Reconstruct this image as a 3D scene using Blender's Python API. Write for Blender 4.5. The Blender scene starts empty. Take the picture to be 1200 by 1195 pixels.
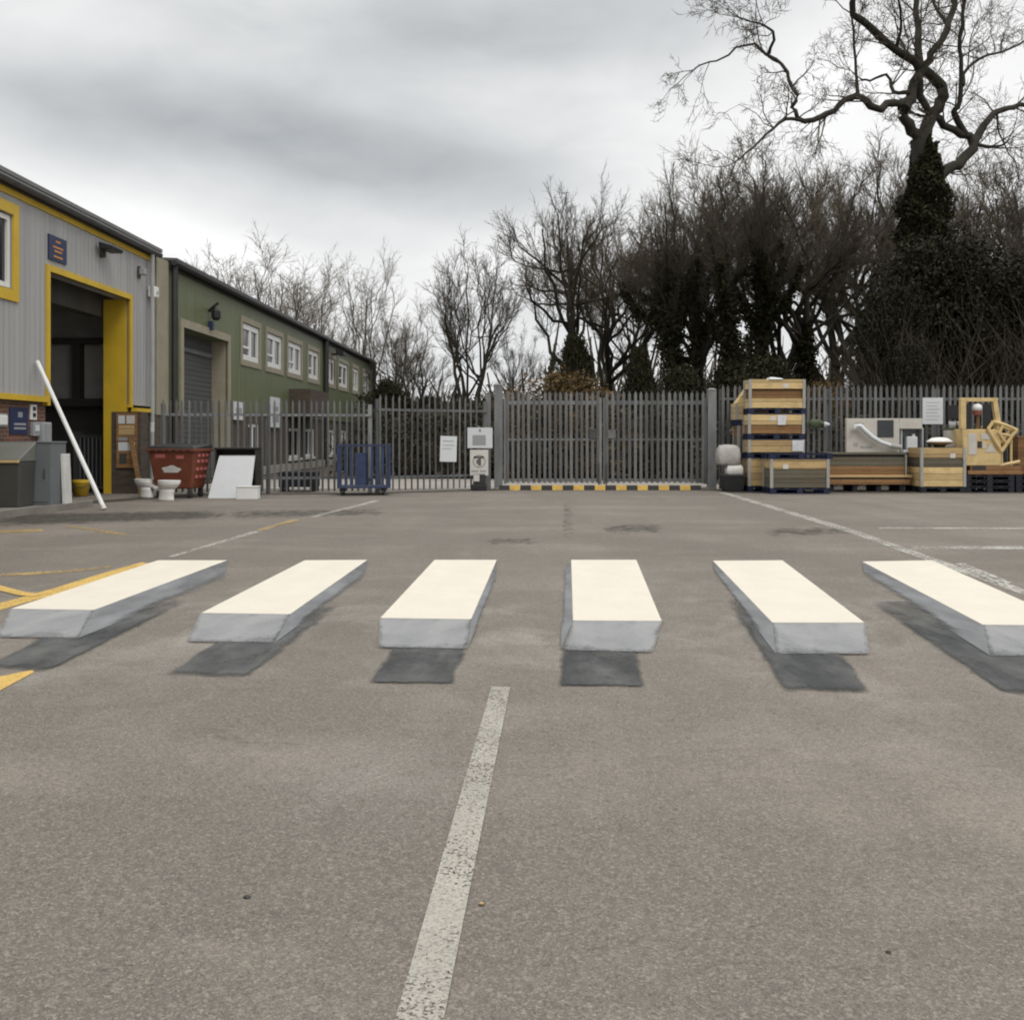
import bpy, math, random
import numpy as np
from mathutils import Vector
S = bpy.context.scene
C = S.collection
PI = math.pi
F, H, HY, CX = 1177.0, 1.35, 513.0, 600.0
rnd = random.Random(7)

# ------------------------------------------------------------------ helpers
def ease(x): x = max(0, min(1, x)); return x*x*(3-2*x)
def gp(px, py, z=0.0):
    Y = (H - z) * F / (py - HY)
    return ((px - CX) / F * Y, Y, z)
def g3(px, Y): return (px - CX) / F * Y
def wu(px):                                   # distance along the left wall line seen at a picture column
    return 9.55 / ((CX - px) / F + .011)
def wx(u, v=0.0):                             # x of the left wall line, v metres out of the wall
    return -9.55 + .011 * u + v

class MB:
    def __init__(s): s.v = []; s.f = []; s.a = None
    def quad(s, a, b, c, d):
        n = len(s.v); s.v += [tuple(a), tuple(b), tuple(c), tuple(d)]; s.f.append((n, n+1, n+2, n+3)); return s
    def poly(s, pts):
        n = len(s.v); s.v += [tuple(p) for p in pts]; s.f.append(tuple(range(n, n+len(pts)))); return s
    def box(s, x0, x1, y0, y1, z0, z1):
        n = len(s.v)
        s.v += [(x0,y0,z0),(x1,y0,z0),(x1,y1,z0),(x0,y1,z0),(x0,y0,z1),(x1,y0,z1),(x1,y1,z1),(x0,y1,z1)]
        for q in ((0,3,2,1),(4,5,6,7),(0,1,5,4),(1,2,6,5),(2,3,7,6),(3,0,4,7)): s.f.append(tuple(n+i for i in q))
        return s
    def hexa(s, p):                           # eight corners, bottom four then top four
        n = len(s.v); s.v += [tuple(q) for q in p]
        for q in ((0,3,2,1),(4,5,6,7),(0,1,5,4),(1,2,6,5),(2,3,7,6),(3,0,4,7)): s.f.append(tuple(n+i for i in q))
        return s
    def prism(s, pts, d):                     # polygon extruded along vector d
        n = len(s.v); k = len(pts); s.v += [tuple(p) for p in pts]
        s.v += [tuple(p[i]+d[i] for i in range(3)) for p in pts]
        s.f.append(tuple(range(n+k-1, n-1, -1))); s.f.append(tuple(range(n+k, n+2*k)))
        for i in range(k):
            j = (i+1) % k; s.f.append((n+i, n+j, n+k+j, n+k+i))
        return s
    def tube(s, pts, rad, sides=8, caps=True):
        P = [Vector(p) for p in pts]; k = len(P)
        if not hasattr(rad, '__len__'): rad = [rad]*k
        n = len(s.v); ref = None
        for i in range(k):
            t = (P[min(i+1, k-1)] - P[max(i-1, 0)]).normalized()
            if ref is None: ref = Vector((0,0,1)) if abs(t.z) < .9 else Vector((1,0,0))
            a = t.cross(ref); a.normalize(); b = t.cross(a); ref = a.cross(t) * 1.0
            for j in range(sides):
                th = 2*PI*j/sides; q = P[i] + (a*math.cos(th) + b*math.sin(th)) * rad[i]; s.v.append(tuple(q))
        for i in range(k-1):
            for j in range(sides):
                m = (j+1) % sides
                s.f.append((n+i*sides+j, n+i*sides+m, n+(i+1)*sides+m, n+(i+1)*sides+j))
        if caps:
            s.f.append(tuple(n+j for j in range(sides-1, -1, -1))); s.f.append(tuple(n+(k-1)*sides+j for j in range(sides)))
        return s
    def loft(s, rings, caps=True):            # list of equal-length closed rings
        n = len(s.v); m = len(rings[0])
        for r in rings: s.v += [tuple(p) for p in r]
        for i in range(len(rings)-1):
            for j in range(m):
                k = (j+1) % m; s.f.append((n+i*m+j, n+i*m+k, n+(i+1)*m+k, n+(i+1)*m+j))
        if caps:
            s.f.append(tuple(n+j for j in range(m-1,-1,-1))); s.f.append(tuple(n+(len(rings)-1)*m+j for j in range(m)))
        return s
    def grid(s, a, b, c, d, nu, nv, fn=None):  # bilinear patch a-b (u) d-c, with a paint density per vertex
        if s.a is None: s.a = [1.0]*len(s.v)
        n = len(s.v)
        for j in range(nv+1):
            for i in range(nu+1):
                u, v = i/nu, j/nv
                p = [(a[k]*(1-u)+b[k]*u)*(1-v) + (d[k]*(1-u)+c[k]*u)*v for k in range(3)]
                s.v.append(tuple(p)); s.a.append(fn(u, v) if fn else 1.0)
        for j in range(nv):
            for i in range(nu):
                q = n+j*(nu+1)+i; s.f.append((q, q+1, q+nu+2, q+nu+1))
        return s
    def mesh(s, name, m, smooth=False):
        me = bpy.data.meshes.new(name); me.from_pydata(s.v, [], s.f)
        if s.a:
            at = me.attributes.new('paint_amount', 'FLOAT', 'POINT'); at.data.foreach_set('value', s.a)
        me.materials.append(m)
        if smooth: me.polygons.foreach_set('use_smooth', [True]*len(me.polygons))
        me.update(); return me

def link(name, me, parent=None, bev=0):
    o = bpy.data.objects.new(name, me); C.objects.link(o)
    if parent: o.parent = parent
    if bev:
        b = o.modifiers.new('bevel', 'BEVEL'); b.width = bev; b.segments = 2; b.limit_method = 'ANGLE'
    return o
def part(name, mb, m, parent=None, bev=0, smooth=False, label=None):
    o = link(name, mb.mesh(name, m, smooth), parent, bev)
    if label: o['label'] = label
    return o
def tag(o, label, cat, group=None):
    o['label'] = label; o['category'] = cat
    if group: o['group'] = group
    return o
def thing(name, label, cat, loc=(0,0,0), rz=0, group=None):
    o = bpy.data.objects.new(name, None); C.objects.link(o)
    o.location = loc; o.rotation_euler = (0,0,rz); o.empty_display_size = .3
    return tag(o, label, cat, group)
def single(name, mb, m, label, cat, loc=(0,0,0), rz=0, group=None, bev=0, smooth=False):
    o = part(name, mb, m, None, bev, smooth); o.location = loc; o.rotation_euler = (0,0,rz)
    return tag(o, label, cat, group)
def structure(name, mb, m):
    o = part(name, mb, m); o['kind'] = 'structure'; return o
def copy_tree(o, parent=None):
    c = o.copy(); C.objects.link(c)
    if parent: c.parent = parent
    for ch in list(o.children): copy_tree(ch, c)
    return c
def dup(root, loc, rz=0, label=None, scale=None):
    c = copy_tree(root); c.location = loc; c.rotation_euler = (0,0,rz)
    if label: c['label'] = label
    if scale: c.scale = scale
    return c

# ------------------------------------------------------------------ materials
class NT:
    def __init__(s, tree): s.t = tree; s.n = tree.nodes; s.l = tree.links
    def new(s, typ, **kw):
        n = s.n.new(typ)
        for k, v in kw.items(): setattr(n, k, v)
        return n
    def put(s, sock, v):
        if isinstance(v, bpy.types.NodeSocket): s.l.new(v, sock)
        elif v is not None: sock.default_value = v
    def math(s, op, a, b=None, c=None, clamp=False):
        n = s.new('ShaderNodeMath', operation=op, use_clamp=clamp)
        s.put(n.inputs[0], a); s.put(n.inputs[1], b)
        if c is not None: s.put(n.inputs[2], c)
        return n.outputs[0]
    def mix(s, f, a, b, mode='MIX'):
        n = s.new('ShaderNodeMix', data_type='RGBA', blend_type=mode)
        s.put(n.inputs[0], f); s.put(n.inputs[6], a if isinstance(a, bpy.types.NodeSocket) else (*a[:3], 1)); s.put(n.inputs[7], b if isinstance(b, bpy.types.NodeSocket) else (*b[:3], 1))
        return n.outputs[2]
    def noise(s, vec, scale, detail=4, rough=.55, dist=0):
        n = s.new('ShaderNodeTexNoise'); s.put(n.inputs['Vector'], vec); n.inputs['Scale'].default_value = scale
        n.inputs['Detail'].default_value = detail; n.inputs['Roughness'].default_value = rough; n.inputs['Distortion'].default_value = dist
        return n.outputs[0]
    def ramp(s, f, lo, hi, a=0.0, b=1.0):
        n = s.new('ShaderNodeMapRange'); s.put(n.inputs[0], f)
        for i, v in enumerate((lo, hi, a, b)): n.inputs[i+1].default_value = v
        return n.outputs[0]
    def mapping(s, vec, scale=(1,1,1), loc=(0,0,0), rot=(0,0,0)):
        n = s.new('ShaderNodeMapping'); s.put(n.inputs[0], vec)
        n.inputs[1].default_value = loc; n.inputs[2].default_value = rot; n.inputs[3].default_value = scale
        return n.outputs[0]
    def coord(s, name='Object'): return s.new('ShaderNodeTexCoord').outputs[name]
    def sep(s, v):
        n = s.new('ShaderNodeSeparateXYZ'); s.put(n.inputs[0], v); return n.outputs
    def bump(s, h, strength=.3, dist=.01):
        n = s.new('ShaderNodeBump'); n.inputs['Strength'].default_value = strength; n.inputs['Distance'].default_value = dist
        s.put(n.inputs['Height'], h); return n.outputs[0]

def new_mat(name):
    m = bpy.data.materials.new(name); m.use_nodes = True
    return m, NT(m.node_tree), m.node_tree.nodes['Principled BSDF']
def mat(name, col, rough=.6, var=.18, scale=3.0, metal=0, stretch=(1,1,1), dirt=None, dirt_amt=.35, bump=0, bscale=40, spec=.4):
    m, t, b = new_mat(name)
    co = t.mapping(t.coord(), stretch)
    n = t.noise(co, scale, 6, .6)
    k = t.ramp(n, .3, .7, 1-var, 1+var)
    c = t.mix(1.0, col, t.new('ShaderNodeCombineColor').outputs[0], 'MULTIPLY')
    cc = c.node.inputs[7].links[0].from_node
    for i in range(3): t.put(cc.inputs[i], k)
    if dirt:
        d = t.ramp(t.noise(co, scale*.6+.7, 8, .7), .5, .72, 0, dirt_amt)
        c = t.mix(d, c, dirt)
    t.put(b.inputs['Base Color'], c); b.inputs['Roughness'].default_value = rough; b.inputs['Metallic'].default_value = metal
    b.inputs['Specular IOR Level'].default_value = spec
    if bump: t.put(b.inputs['Normal'], t.bump(t.noise(co, bscale, 5), bump, .02))
    return m

def mat_galv():
    m = mat('weathered_galvanised_steel', (.17,.175,.176), .6, .3, 4, stretch=(1,1,.25), dirt=(.09,.09,.087)); t = NT(m.node_tree); b = t.n['Principled BSDF']
    src = b.inputs['Base Color'].links[0].from_socket; oi = t.new('ShaderNodeObjectInfo'); co = t.coord(); x, y, z = t.sep(co)
    cc = t.new('ShaderNodeCombineColor'); k = t.ramp(oi.outputs['Random'], 0, 1, .68, 1.28)
    for i in range(3): t.put(cc.inputs[i], k)
    c = t.mix(1.0, src, cc.outputs[0], 'MULTIPLY')
    off = t.new('ShaderNodeVectorMath', operation='ADD'); t.put(off.inputs[0], co); cx = t.new('ShaderNodeCombineXYZ'); t.put(cx.inputs[0], t.math('MULTIPLY', oi.outputs['Random'], 50)); t.l.new(cx.outputs[0], off.inputs[1])
    c = t.mix(t.ramp(t.noise(t.mapping(off.outputs[0], (3,3,.7)), 2.0, 5, .7), .58, .75, 0, .55), c, (.10,.065,.04))
    t.put(b.inputs['Base Color'], c); return m
def mat_cladding(name, col, axis_pitch=.2, var=.08):   # profiled sheet, ribs run upright; object x runs along the wall
    m, t, b = new_mat(name); co = t.coord(); x, y, z = t.sep(co)
    w = t.math('ABSOLUTE', t.math('SUBTRACT', t.math('FRACT', t.math('DIVIDE', x, axis_pitch)), .5))
    h = t.ramp(w, .12, .22)
    n = t.noise(t.mapping(co, (1.5, 1, .25)), 1.2, 6, .6)
    k = t.ramp(n, .3, .7, 1-var, 1+var)
    cc = t.new('ShaderNodeCombineColor')
    for i in range(3): t.put(cc.inputs[i], k)
    c = t.mix(1.0, col, cc.outputs[0], 'MULTIPLY')
    st = t.ramp(t.noise(t.mapping(co, (3.0, 1, .12)), 1.0, 5, .65), .48, .74, 0, .5)
    c = t.mix(st, c, tuple(v*.62 for v in col))
    t.put(b.inputs['Base Color'], c); b.inputs['Roughness'].default_value = .5
    t.put(b.inputs['Normal'], t.bump(h, .6, .03)); return m

def mat_plank(name, col, board=.125, rough=.72, dirt=(.2,.13,.06)):
    m, t, b = new_mat(name); co = t.coord(); x, y, z = t.sep(co)
    zz = t.math('DIVIDE', z, board); fr = t.math('FRACT', zz); idx = t.math('FLOOR', zz)
    wn = t.new('ShaderNodeTexWhiteNoise', noise_dimensions='1D'); t.put(wn.inputs['W'], idx)
    g = t.noise(t.mapping(co, (1.2,1.2,22)), 2.5, 6, .65, .6)
    k = t.math('ADD', t.ramp(g, .3, .7, .78, 1.16), t.math('MULTIPLY', t.math('SUBTRACT', wn.outputs[0], .5), .35))
    cc = t.new('ShaderNodeCombineColor')
    for i in range(3): t.put(cc.inputs[i], k)
    c = t.mix(1.0, col, cc.outputs[0], 'MULTIPLY')
    c = t.mix(t.ramp(t.noise(co, 3.2, 7, .7), .5, .72, 0, .6), c, dirt)
    c = t.mix(t.ramp(t.noise(t.mapping(co,(1,1,1),(4,2,7)), 9, 5, .7), .58, .74, 0, .5), c, tuple(v*.55 for v in col))
    gap = t.ramp(t.math('ABSOLUTE', t.math('SUBTRACT', fr, .5)), .455, .485)
    c = t.mix(gap, c, tuple(v*.18 for v in col))
    t.put(b.inputs['Base Color'], c); b.inputs['Roughness'].default_value = rough; b.inputs['Specular IOR Level'].default_value = .25
    t.put(b.inputs['Normal'], t.bump(t.math('MULTIPLY', gap, -1), .5, .01)); return m
def mat_brick(name):
    m, t, b = new_mat(name); co = t.coord()
    x, y, z = t.sep(co); cv = t.new('ShaderNodeCombineXYZ')
    t.put(cv.inputs[0], t.math('ADD', x, y)); t.put(cv.inputs[1], z)
    br = t.new('ShaderNodeTexBrick'); t.put(br.inputs['Vector'], cv.outputs[0])
    br.inputs['Color1'].default_value = (.17,.06,.035,1); br.inputs['Color2'].default_value = (.10,.045,.03,1); br.inputs['Mortar'].default_value = (.2,.17,.14,1)
    br.inputs['Scale'].default_value = 1; br.inputs['Brick Width'].default_value = .225; br.inputs['Row Height'].default_value = .075; br.inputs['Mortar Size'].default_value = .008
    c = t.mix(t.ramp(t.noise(co, 1.3, 6, .7), .4, .75, 0, .6), br.outputs[0], (.06,.045,.038))
    t.put(b.inputs['Base Color'], c); b.inputs['Roughness'].default_value = .9
    t.put(b.inputs['Normal'], t.bump(br.outputs['Fac'], .3, -.01)); return m

def grey(k, warm=0): return (k*(1+warm), k, k*(1-warm))
def asphalt_colour(t, co):
    x, y, z = t.sep(co)
    big = t.noise(co, .16, 5, .6)
    med = t.noise(t.mapping(co, (1.0,.32,1)), .8, 6, .62, .6)
    small = t.noise(co, 6.0, 5, .65)
    c = t.mix(t.ramp(big, .36, .64), (.116,.103,.088), (.212,.188,.159))
    c = t.mix(t.ramp(med, .42, .62, 0, .75), c, (.126,.111,.094))
    c = t.mix(t.ramp(t.noise(t.mapping(co, (.55,1.2,1), (7,3,0)), .7, 5, .6), .50, .68, 0, .6), c, (.272,.238,.200))
    # long dragged tyre smears running across and along the yard
    sm = t.ramp(t.noise(t.mapping(co, (.16,1.7,1), (3,1,0)), 1.0, 5, .6, .4), .53, .70, 0, .5)
    far = t.ramp(y, 9.5, 13, 0, 1)
    c = t.mix(t.math('MULTIPLY', sm, far), c, (.10,.092,.08))
    sm2 = t.ramp(t.noise(t.mapping(co, (1.6,.14,1), (1,8,0), (0,0,.25)), 1.0, 4, .6, .3), .50, .66, 0, .5)
    c = t.mix(sm2, c, (.125,.109,.095))
    c = t.mix(t.ramp(small, .38, .64, 0, .45), c, (.14,.122,.102))
    # bluish cement spill left of the centre line
    d = t.math('ADD', t.math('POWER', t.math('DIVIDE', t.math('ADD', x, .55), .30), 2), t.math('POWER', t.math('DIVIDE', t.math('SUBTRACT', y, 3.95), .42), 2))
    sp = t.math('MULTIPLY', t.math('EXPONENT', t.math('MULTIPLY', d, -1)), t.ramp(t.noise(co, 5, 6, .7), .35, .65))
    c = t.mix(t.math('MULTIPLY', sp, .55, None, True), c, (.20,.205,.20))
    # pale overspray dust from the stencilling round the crossing
    band = t.math('EXPONENT', t.math('MULTIPLY', t.math('POWER', t.math('DIVIDE', t.math('SUBTRACT', y, 7.1), 2.3), 2), -1))
    ov = t.math('MULTIPLY', band, t.ramp(t.noise(t.mapping(co, (.9,.7,1), (2.1,.6,0)), 1.5, 6, .65, .5), .48, .70, 0, .6))
    c = t.mix(ov, c, (.35,.33,.295))
    # aggregate: individual chippings of differing tone
    wco = t.new('ShaderNodeVectorMath', operation='ADD'); t.put(wco.inputs[0], co)
    wn = t.new('ShaderNodeTexNoise'); t.put(wn.inputs['Vector'], co); wn.inputs['Scale'].default_value = 60; wn.inputs['Detail'].default_value = 2
    wsc = t.new('ShaderNodeVectorMath', operation='SCALE'); t.put(wsc.inputs[0], wn.outputs['Color']); wsc.inputs['Scale'].default_value = .012; t.l.new(wsc.outputs[0], wco.inputs[1])
    ag = None
    for sc_, lo_, hi_ in ((120, .36, .42), (270, .36, .44), (60, .18, .14)):
        vo = t.new('ShaderNodeTexVoronoi'); t.put(vo.inputs['Vector'], wco.outputs[0]); vo.inputs['Scale'].default_value = sc_
        rv, gv, bv = t.sep(vo.outputs['Color'])
        c = t.mix(t.ramp(rv, .66 if sc_ != 60 else .86, 1.0, 0, hi_), c, (.375,.328,.27))
        c = t.mix(t.ramp(gv, .66 if sc_ != 60 else .88, 1.0, 0, lo_+.12), c, (.065,.058,.05))
        ag = rv if ag is None else ag
    mark = t.ramp(t.noise(t.mapping(co, (.55,2.2,1), (11,2,0)), 1.4, 6, .68, .8), .64, .73, 0, .6)
    c = t.mix(mark, c, (.085,.075,.062))
    # dark pits
    pit = t.ramp(t.noise(t.mapping(co, (1,1,1), (4,4,0)), 14, 3, .6), .73, .78, 0, .6)
    c = t.mix(pit, c, (.05,.045,.04))
    return c, ag
def mat_asphalt():
    m, t, b = new_mat('asphalt'); co = t.coord()
    c, ag = asphalt_colour(t, co)
    t.put(b.inputs['Base Color'], c); b.inputs['Roughness'].default_value = .88; b.inputs['Specular IOR Level'].default_value = .3
    h = t.math('ADD', t.math('MULTIPLY', ag, .25), t.math('MULTIPLY', t.noise(co, 9, 5), .8))
    t.put(b.inputs['Normal'], t.bump(h, .4, .008)); return m
def mat_paint(name, col, wear=.0, scale=45, density=False, grain=.12, patch=0, var=.06, cloud=None, amp=1.5):
    """road paint: worn through to what lies below where a noise or its sprayed density says so"""
    m, t, b = new_mat(name); co = t.coord()
    k = t.ramp(t.noise(co, 2.2, 6, .65), .3, .7, 1-var, 1+var)
    cc = t.new('ShaderNodeCombineColor')
    for i in range(3): t.put(cc.inputs[i], k)
    c = t.mix(1.0, col, cc.outputs[0], 'MULTIPLY')
    if cloud: c = t.mix(t.ramp(t.noise(t.mapping(co, (1.2,.5,1)), 2.4, 4, .6), .4, .68), c, cloud)
    c = t.mix(t.ramp(t.noise(co, 95, 3, .7), .58, .40, 0, grain), c, tuple(v*.45 for v in col))
    t.put(b.inputs['Base Color'], c); b.inputs['Roughness'].default_value = .75; b.inputs['Specular IOR Level'].default_value = .25
    t.put(b.inputs['Normal'], t.bump(t.noise(co, 130, 3, .7), .35, .006))
    tr = t.new('ShaderNodeBsdfTransparent'); ms = t.new('ShaderNodeMixShader')
    n = t.noise(co, scale, 4, .7)
    if patch: n = t.math('ADD', n, t.math('MULTIPLY', t.math('SUBTRACT', t.noise(t.mapping(co,(1,1,1),(5,5,0)), 1.6, 5, .65), .5), patch))
    if density:
        at = t.new('ShaderNodeAttribute'); at.attribute_name = 'paint_amount'; at.attribute_type = 'GEOMETRY'
        dn = at.outputs['Fac']
        sc = t.math('ADD', t.math('MULTIPLY', t.math('SUBTRACT', n, .5), .9), t.math('ADD', t.math('MULTIPLY', t.math('SUBTRACT', t.noise(t.mapping(co, (1.6,.8,1)), 3.5, 5, .65), .5), amp), dn))
        f = t.math('MULTIPLY', t.ramp(sc, .12, .9), t.ramp(dn, 0, .12))
    else:
        f = t.ramp(n, wear-.05, wear+.05)
    t.put(ms.inputs[0], f); t.l.new(tr.outputs[0], ms.inputs[1]); t.l.new(b.outputs[0], ms.inputs[2])
    t.l.new(ms.outputs[0], t.n['Material Output'].inputs['Surface']); return m
def mat_leaf(name, c1, c2, rough=.5):
    m, t, b = new_mat(name); g = t.new('ShaderNodeNewGeometry')
    c = t.mix(g.outputs['Random Per Island'], c1, c2)
    t.put(b.inputs['Base Color'], c); b.inputs['Roughness'].default_value = rough; b.inputs['Specular IOR Level'].default_value = .1; return m

M = {}
M['asphalt'] = mat_asphalt()
M['earth'] = mat('leaf_litter_earth', (.07,.055,.04), .95, .4, 1.2, dirt=(.11,.08,.05), bump=.6, bscale=9)
M['concrete'] = mat('pale_concrete', (.30,.275,.24), .9, .15, 1.0, dirt=(.15,.14,.12), bump=.3)
M['kerbstone'] = mat('kerb_concrete', (.21,.195,.17), .9, .2, 2.0, dirt=(.1,.09,.08), bump=.3)
M['dark_tarmac'] = mat_paint('dark_tarmac_patch', (.075,.069,.057), 0, 14, True, .2, var=.15)
M['dirt'] = mat_paint('dirt_and_leaf_litter', (.070,.060,.046), 0, 30, True, .3, var=.3)
M['white_line'] = mat_paint('worn_white_line', (.40,.375,.325), .42, 80, grain=.5, patch=.4, var=.1)
M['faint_white'] = mat_paint('faded_white_line', (.50,.48,.43), .5, 30, grain=.3, patch=.4)
M['yellow_line'] = mat_paint('yellow_line', (.60,.40,.115), .40, 45, grain=.25, patch=.3, var=.1)
M['faint_yellow'] = mat_paint('faded_yellow_line', (.42,.30,.13), .47, 30, grain=.3, patch=.5)
M['slab_top'] = mat_paint('cream_paint', (.68,.628,.53), .17, 75, True, .14, var=.05, cloud=(.645,.593,.498), amp=.35)
M['slab_front'] = mat_paint('pale_grey_spray', (.225,.23,.232), 0, 55, True, .18, cloud=(.30,.302,.30))
M['slab_side'] = mat_paint('mid_grey_spray', (.15,.153,.157), 0, 55, True, .2, cloud=(.235,.24,.245), amp=1.1)
M['slab_shade'] = mat_paint('charcoal_spray', (.050,.053,.053), 0, 55, True, .3, cloud=(.135,.134,.127))
M['grey_clad'] = mat_cladding('grey_cladding', (.36,.36,.355), .2)
M['green_clad'] = mat_cladding('olive_green_cladding', (.126,.146,.072), .25, .1)
M['brick'] = mat_brick('dark_red_brick')
M['brown_brick'] = mat('brown_grey_brick', (.075,.060,.047), .9, .3, 5, stretch=(.4,.4,2.5), dirt=(.13,.06,.04))
M['sack_grey'] = mat('grubby_sack', (.40,.385,.36), .7, .15, 9, dirt=(.25,.22,.18))
M['yellow'] = mat('yellow_trim', (.58,.385,.03), .45, .08, 2, dirt=(.3,.2,.05), dirt_amt=.3)
M['dark_grey'] = mat('dark_grey_metal', (.07,.07,.068), .5, .15, 3)
M['roof_sheet'] = mat('roof_sheet', (.16,.16,.155), .6, .15, 1)
M['cream'] = mat('cream_trim', (.30,.27,.20), .6, .1, 2, dirt=(.2,.17,.11))
M['white_pvc'] = mat('white_plastic', (.72,.72,.70), .4, .05, 3)
M['white_dirty'] = mat('grubby_white', (.62,.61,.58), .5, .1, 4, dirt=(.35,.32,.27), dirt_amt=.4)
M['ceramic'] = mat('white_ceramic', (.72,.70,.66), .18, .05, 4, dirt=(.45,.4,.33), dirt_amt=.3, spec=.6)
M['black'] = mat('black_plastic', (.018,.018,.019), .5, .2, 4)
M['dark_pipe'] = mat('dark_downpipe', (.035,.033,.03), .5, .15, 3)
M['navy'] = mat('navy_sign', (.022,.032,.085), .45, .1, 3)
M['orange_mark'] = mat('orange_marks', (.55,.24,.05), .5, .1, 8)
M['galv'] = mat_galv()
M['galv_pale'] = mat('pale_galvanised_steel', (.30,.31,.31), .5, .15, 4, dirt=(.2,.2,.19))
M['steel_pipe'] = mat('pale_grey_pipe', (.34,.34,.335), .5, .12, 3)
M['interior'] = mat('interior_sheet', (.55,.55,.53), .7, .2, 1.5)
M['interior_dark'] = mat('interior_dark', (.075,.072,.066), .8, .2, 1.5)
M['shutter'] = mat('roller_shutter', (.085,.088,.087), .55, .12, 1.5, stretch=(.3,.3,6))
M['bin_red'] = mat('faded_red_plastic', (.155,.046,.024), .5, .12, 4, dirt=(.25,.09,.06), dirt_amt=.35)
M['pink_label'] = mat('pink_label', (.42,.13,.12), .6, .1, 6)
M['blue_steel'] = mat('dark_blue_paint', (.028,.042,.095), .5, .25, 5, dirt=(.05,.05,.06))
M['pallet_blue'] = mat('blue_pallet_wood', (.012,.018,.05), .75, .35, 6, dirt=(.04,.04,.05))
M['pallet_dark'] = mat('dark_pallet_wood', (.016,.017,.024), .8, .3, 6)
M['ply'] = mat_plank('tan_plywood', (.47,.33,.16), .16, dirt=(.27,.18,.085))
M['ply_bright'] = mat_plank('pale_plywood', (.60,.44,.215), .16, dirt=(.36,.24,.11))
M['brown_wood'] = mat_plank('brown_wood', (.19,.105,.045), .11, dirt=(.10,.06,.03))
M['rust_wood'] = mat_plank('reddish_brown_wood', (.27,.15,.065), .11, dirt=(.16,.06,.028))
M['grey_wood'] = mat_plank('weathered_grey_wood', (.12,.11,.08), .11, dirt=(.15,.085,.045))
M['strap'] = mat('grey_corner_wrap', (.33,.325,.30), .5, .15, 6)
M['film'] = mat('white_film', (.66,.67,.69), .35, .12, 8)
M['plant_yellow'] = mat('tan_yellow_paint', (.58,.43,.2), .5, .16, 5, dirt=(.3,.2,.1), dirt_amt=.5)
M['panel_pale'] = mat('pale_panel', (.50,.47,.42), .6, .08, 3, dirt=(.36,.33,.29))
M['slate'] = mat('slate_grey_panel', (.04,.044,.048), .4, .15, 3)
M['silver'] = mat('silver_metal', (.36,.38,.39), .4, .12, 4)
M['sign_white'] = mat('sign_white', (.60,.62,.63), .5, .04, 4)
M['sign_cream'] = mat('sign_cream', (.58,.56,.52), .5, .06, 4)
M['sign_grey'] = mat('sign_grey_print', (.30,.30,.31), .5, .05, 4)
M['sign_dark'] = mat('sign_dark_print', (.12,.105,.10), .5, .05, 4)
M['red'] = mat('red_paint', (.22,.06,.045), .5, .1, 5)
M['moss_green'] = mat('green_plastic', (.075,.10,.05), .6, .15, 5)
M['kerb_yellow'] = mat('kerb_yellow', (.58,.37,.08), .7, .2, 6, dirt=(.35,.22,.08))
M['rubber'] = mat('black_rubber', (.03,.03,.03), .7, .15, 6)
M['cab_grey'] = mat('steel_cabinet_grey', (.135,.145,.152), .45, .1, 2, dirt=(.1,.1,.1))
M['cab_dark'] = mat('dark_plastic_bin', (.062,.062,.055), .5, .12, 2)
M['lid_olive'] = mat('greenish_grey_lid', (.15,.155,.135), .5, .12, 2)
M['bark'] = mat('bark', (.036,.032,.024), .95, .3, 4, stretch=(1,1,.3), bump=.8, bscale=14)
M['bark_grey'] = mat('grey_brown_twigs', (.085,.073,.056), .95, .25, 3)
M['bark_pale'] = mat('pale_brown_twigs', (.19,.165,.135), .95, .25, 3)
M['twig_dark'] = mat('dark_twigs', (.078,.066,.047), .95, .25, 3)
M['twig_warm'] = mat('warm_brown_twigs', (.125,.102,.07), .95, .25, 3)
M['ivy'] = mat_leaf('ivy_leaf', (.015,.0155,.008), (.045,.043,.021))
M['holly'] = mat_leaf('holly_leaf', (.010,.0105,.006), (.034,.032,.018), .45)
M['bramble'] = mat_leaf('bramble_leaf', (.030,.028,.019), (.075,.066,.046))
M['beech'] = mat_leaf('copper_leaf', (.05,.042,.02), (.14,.082,.03))
M['beech_twig'] = mat_leaf('mixed_hedge_leaf', (.05,.045,.022), (.10,.085,.035))
mg, tg, bg_ = new_mat('window_glass'); bg_.inputs['Base Color'].default_value = (.02,.024,.028,1); bg_.inputs['Roughness'].default_value = .06; bg_.inputs['Specular IOR Level'].default_value = .6; M['glass'] = mg

# ------------------------------------------------------------------ ground
structure('ground', MB().quad((-400,-60,-.03),(400,-60,-.03),(400,500,-.03),(-400,500,-.03)), M['earth'])
structure('yard', MB().poly([(-9.9,-40,0),(45,-40,0),(45,26.75,0),(-2.2,26.75,0),(-9.9,26.75,0)]), M['asphalt'])
structure('service_road', MB().quad((-9.0,26.78,-.012),(7.5,26.78,-.012),(7.5,33.5,-.012),(-9.0,33.5,-.012)), M['concrete'])
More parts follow.
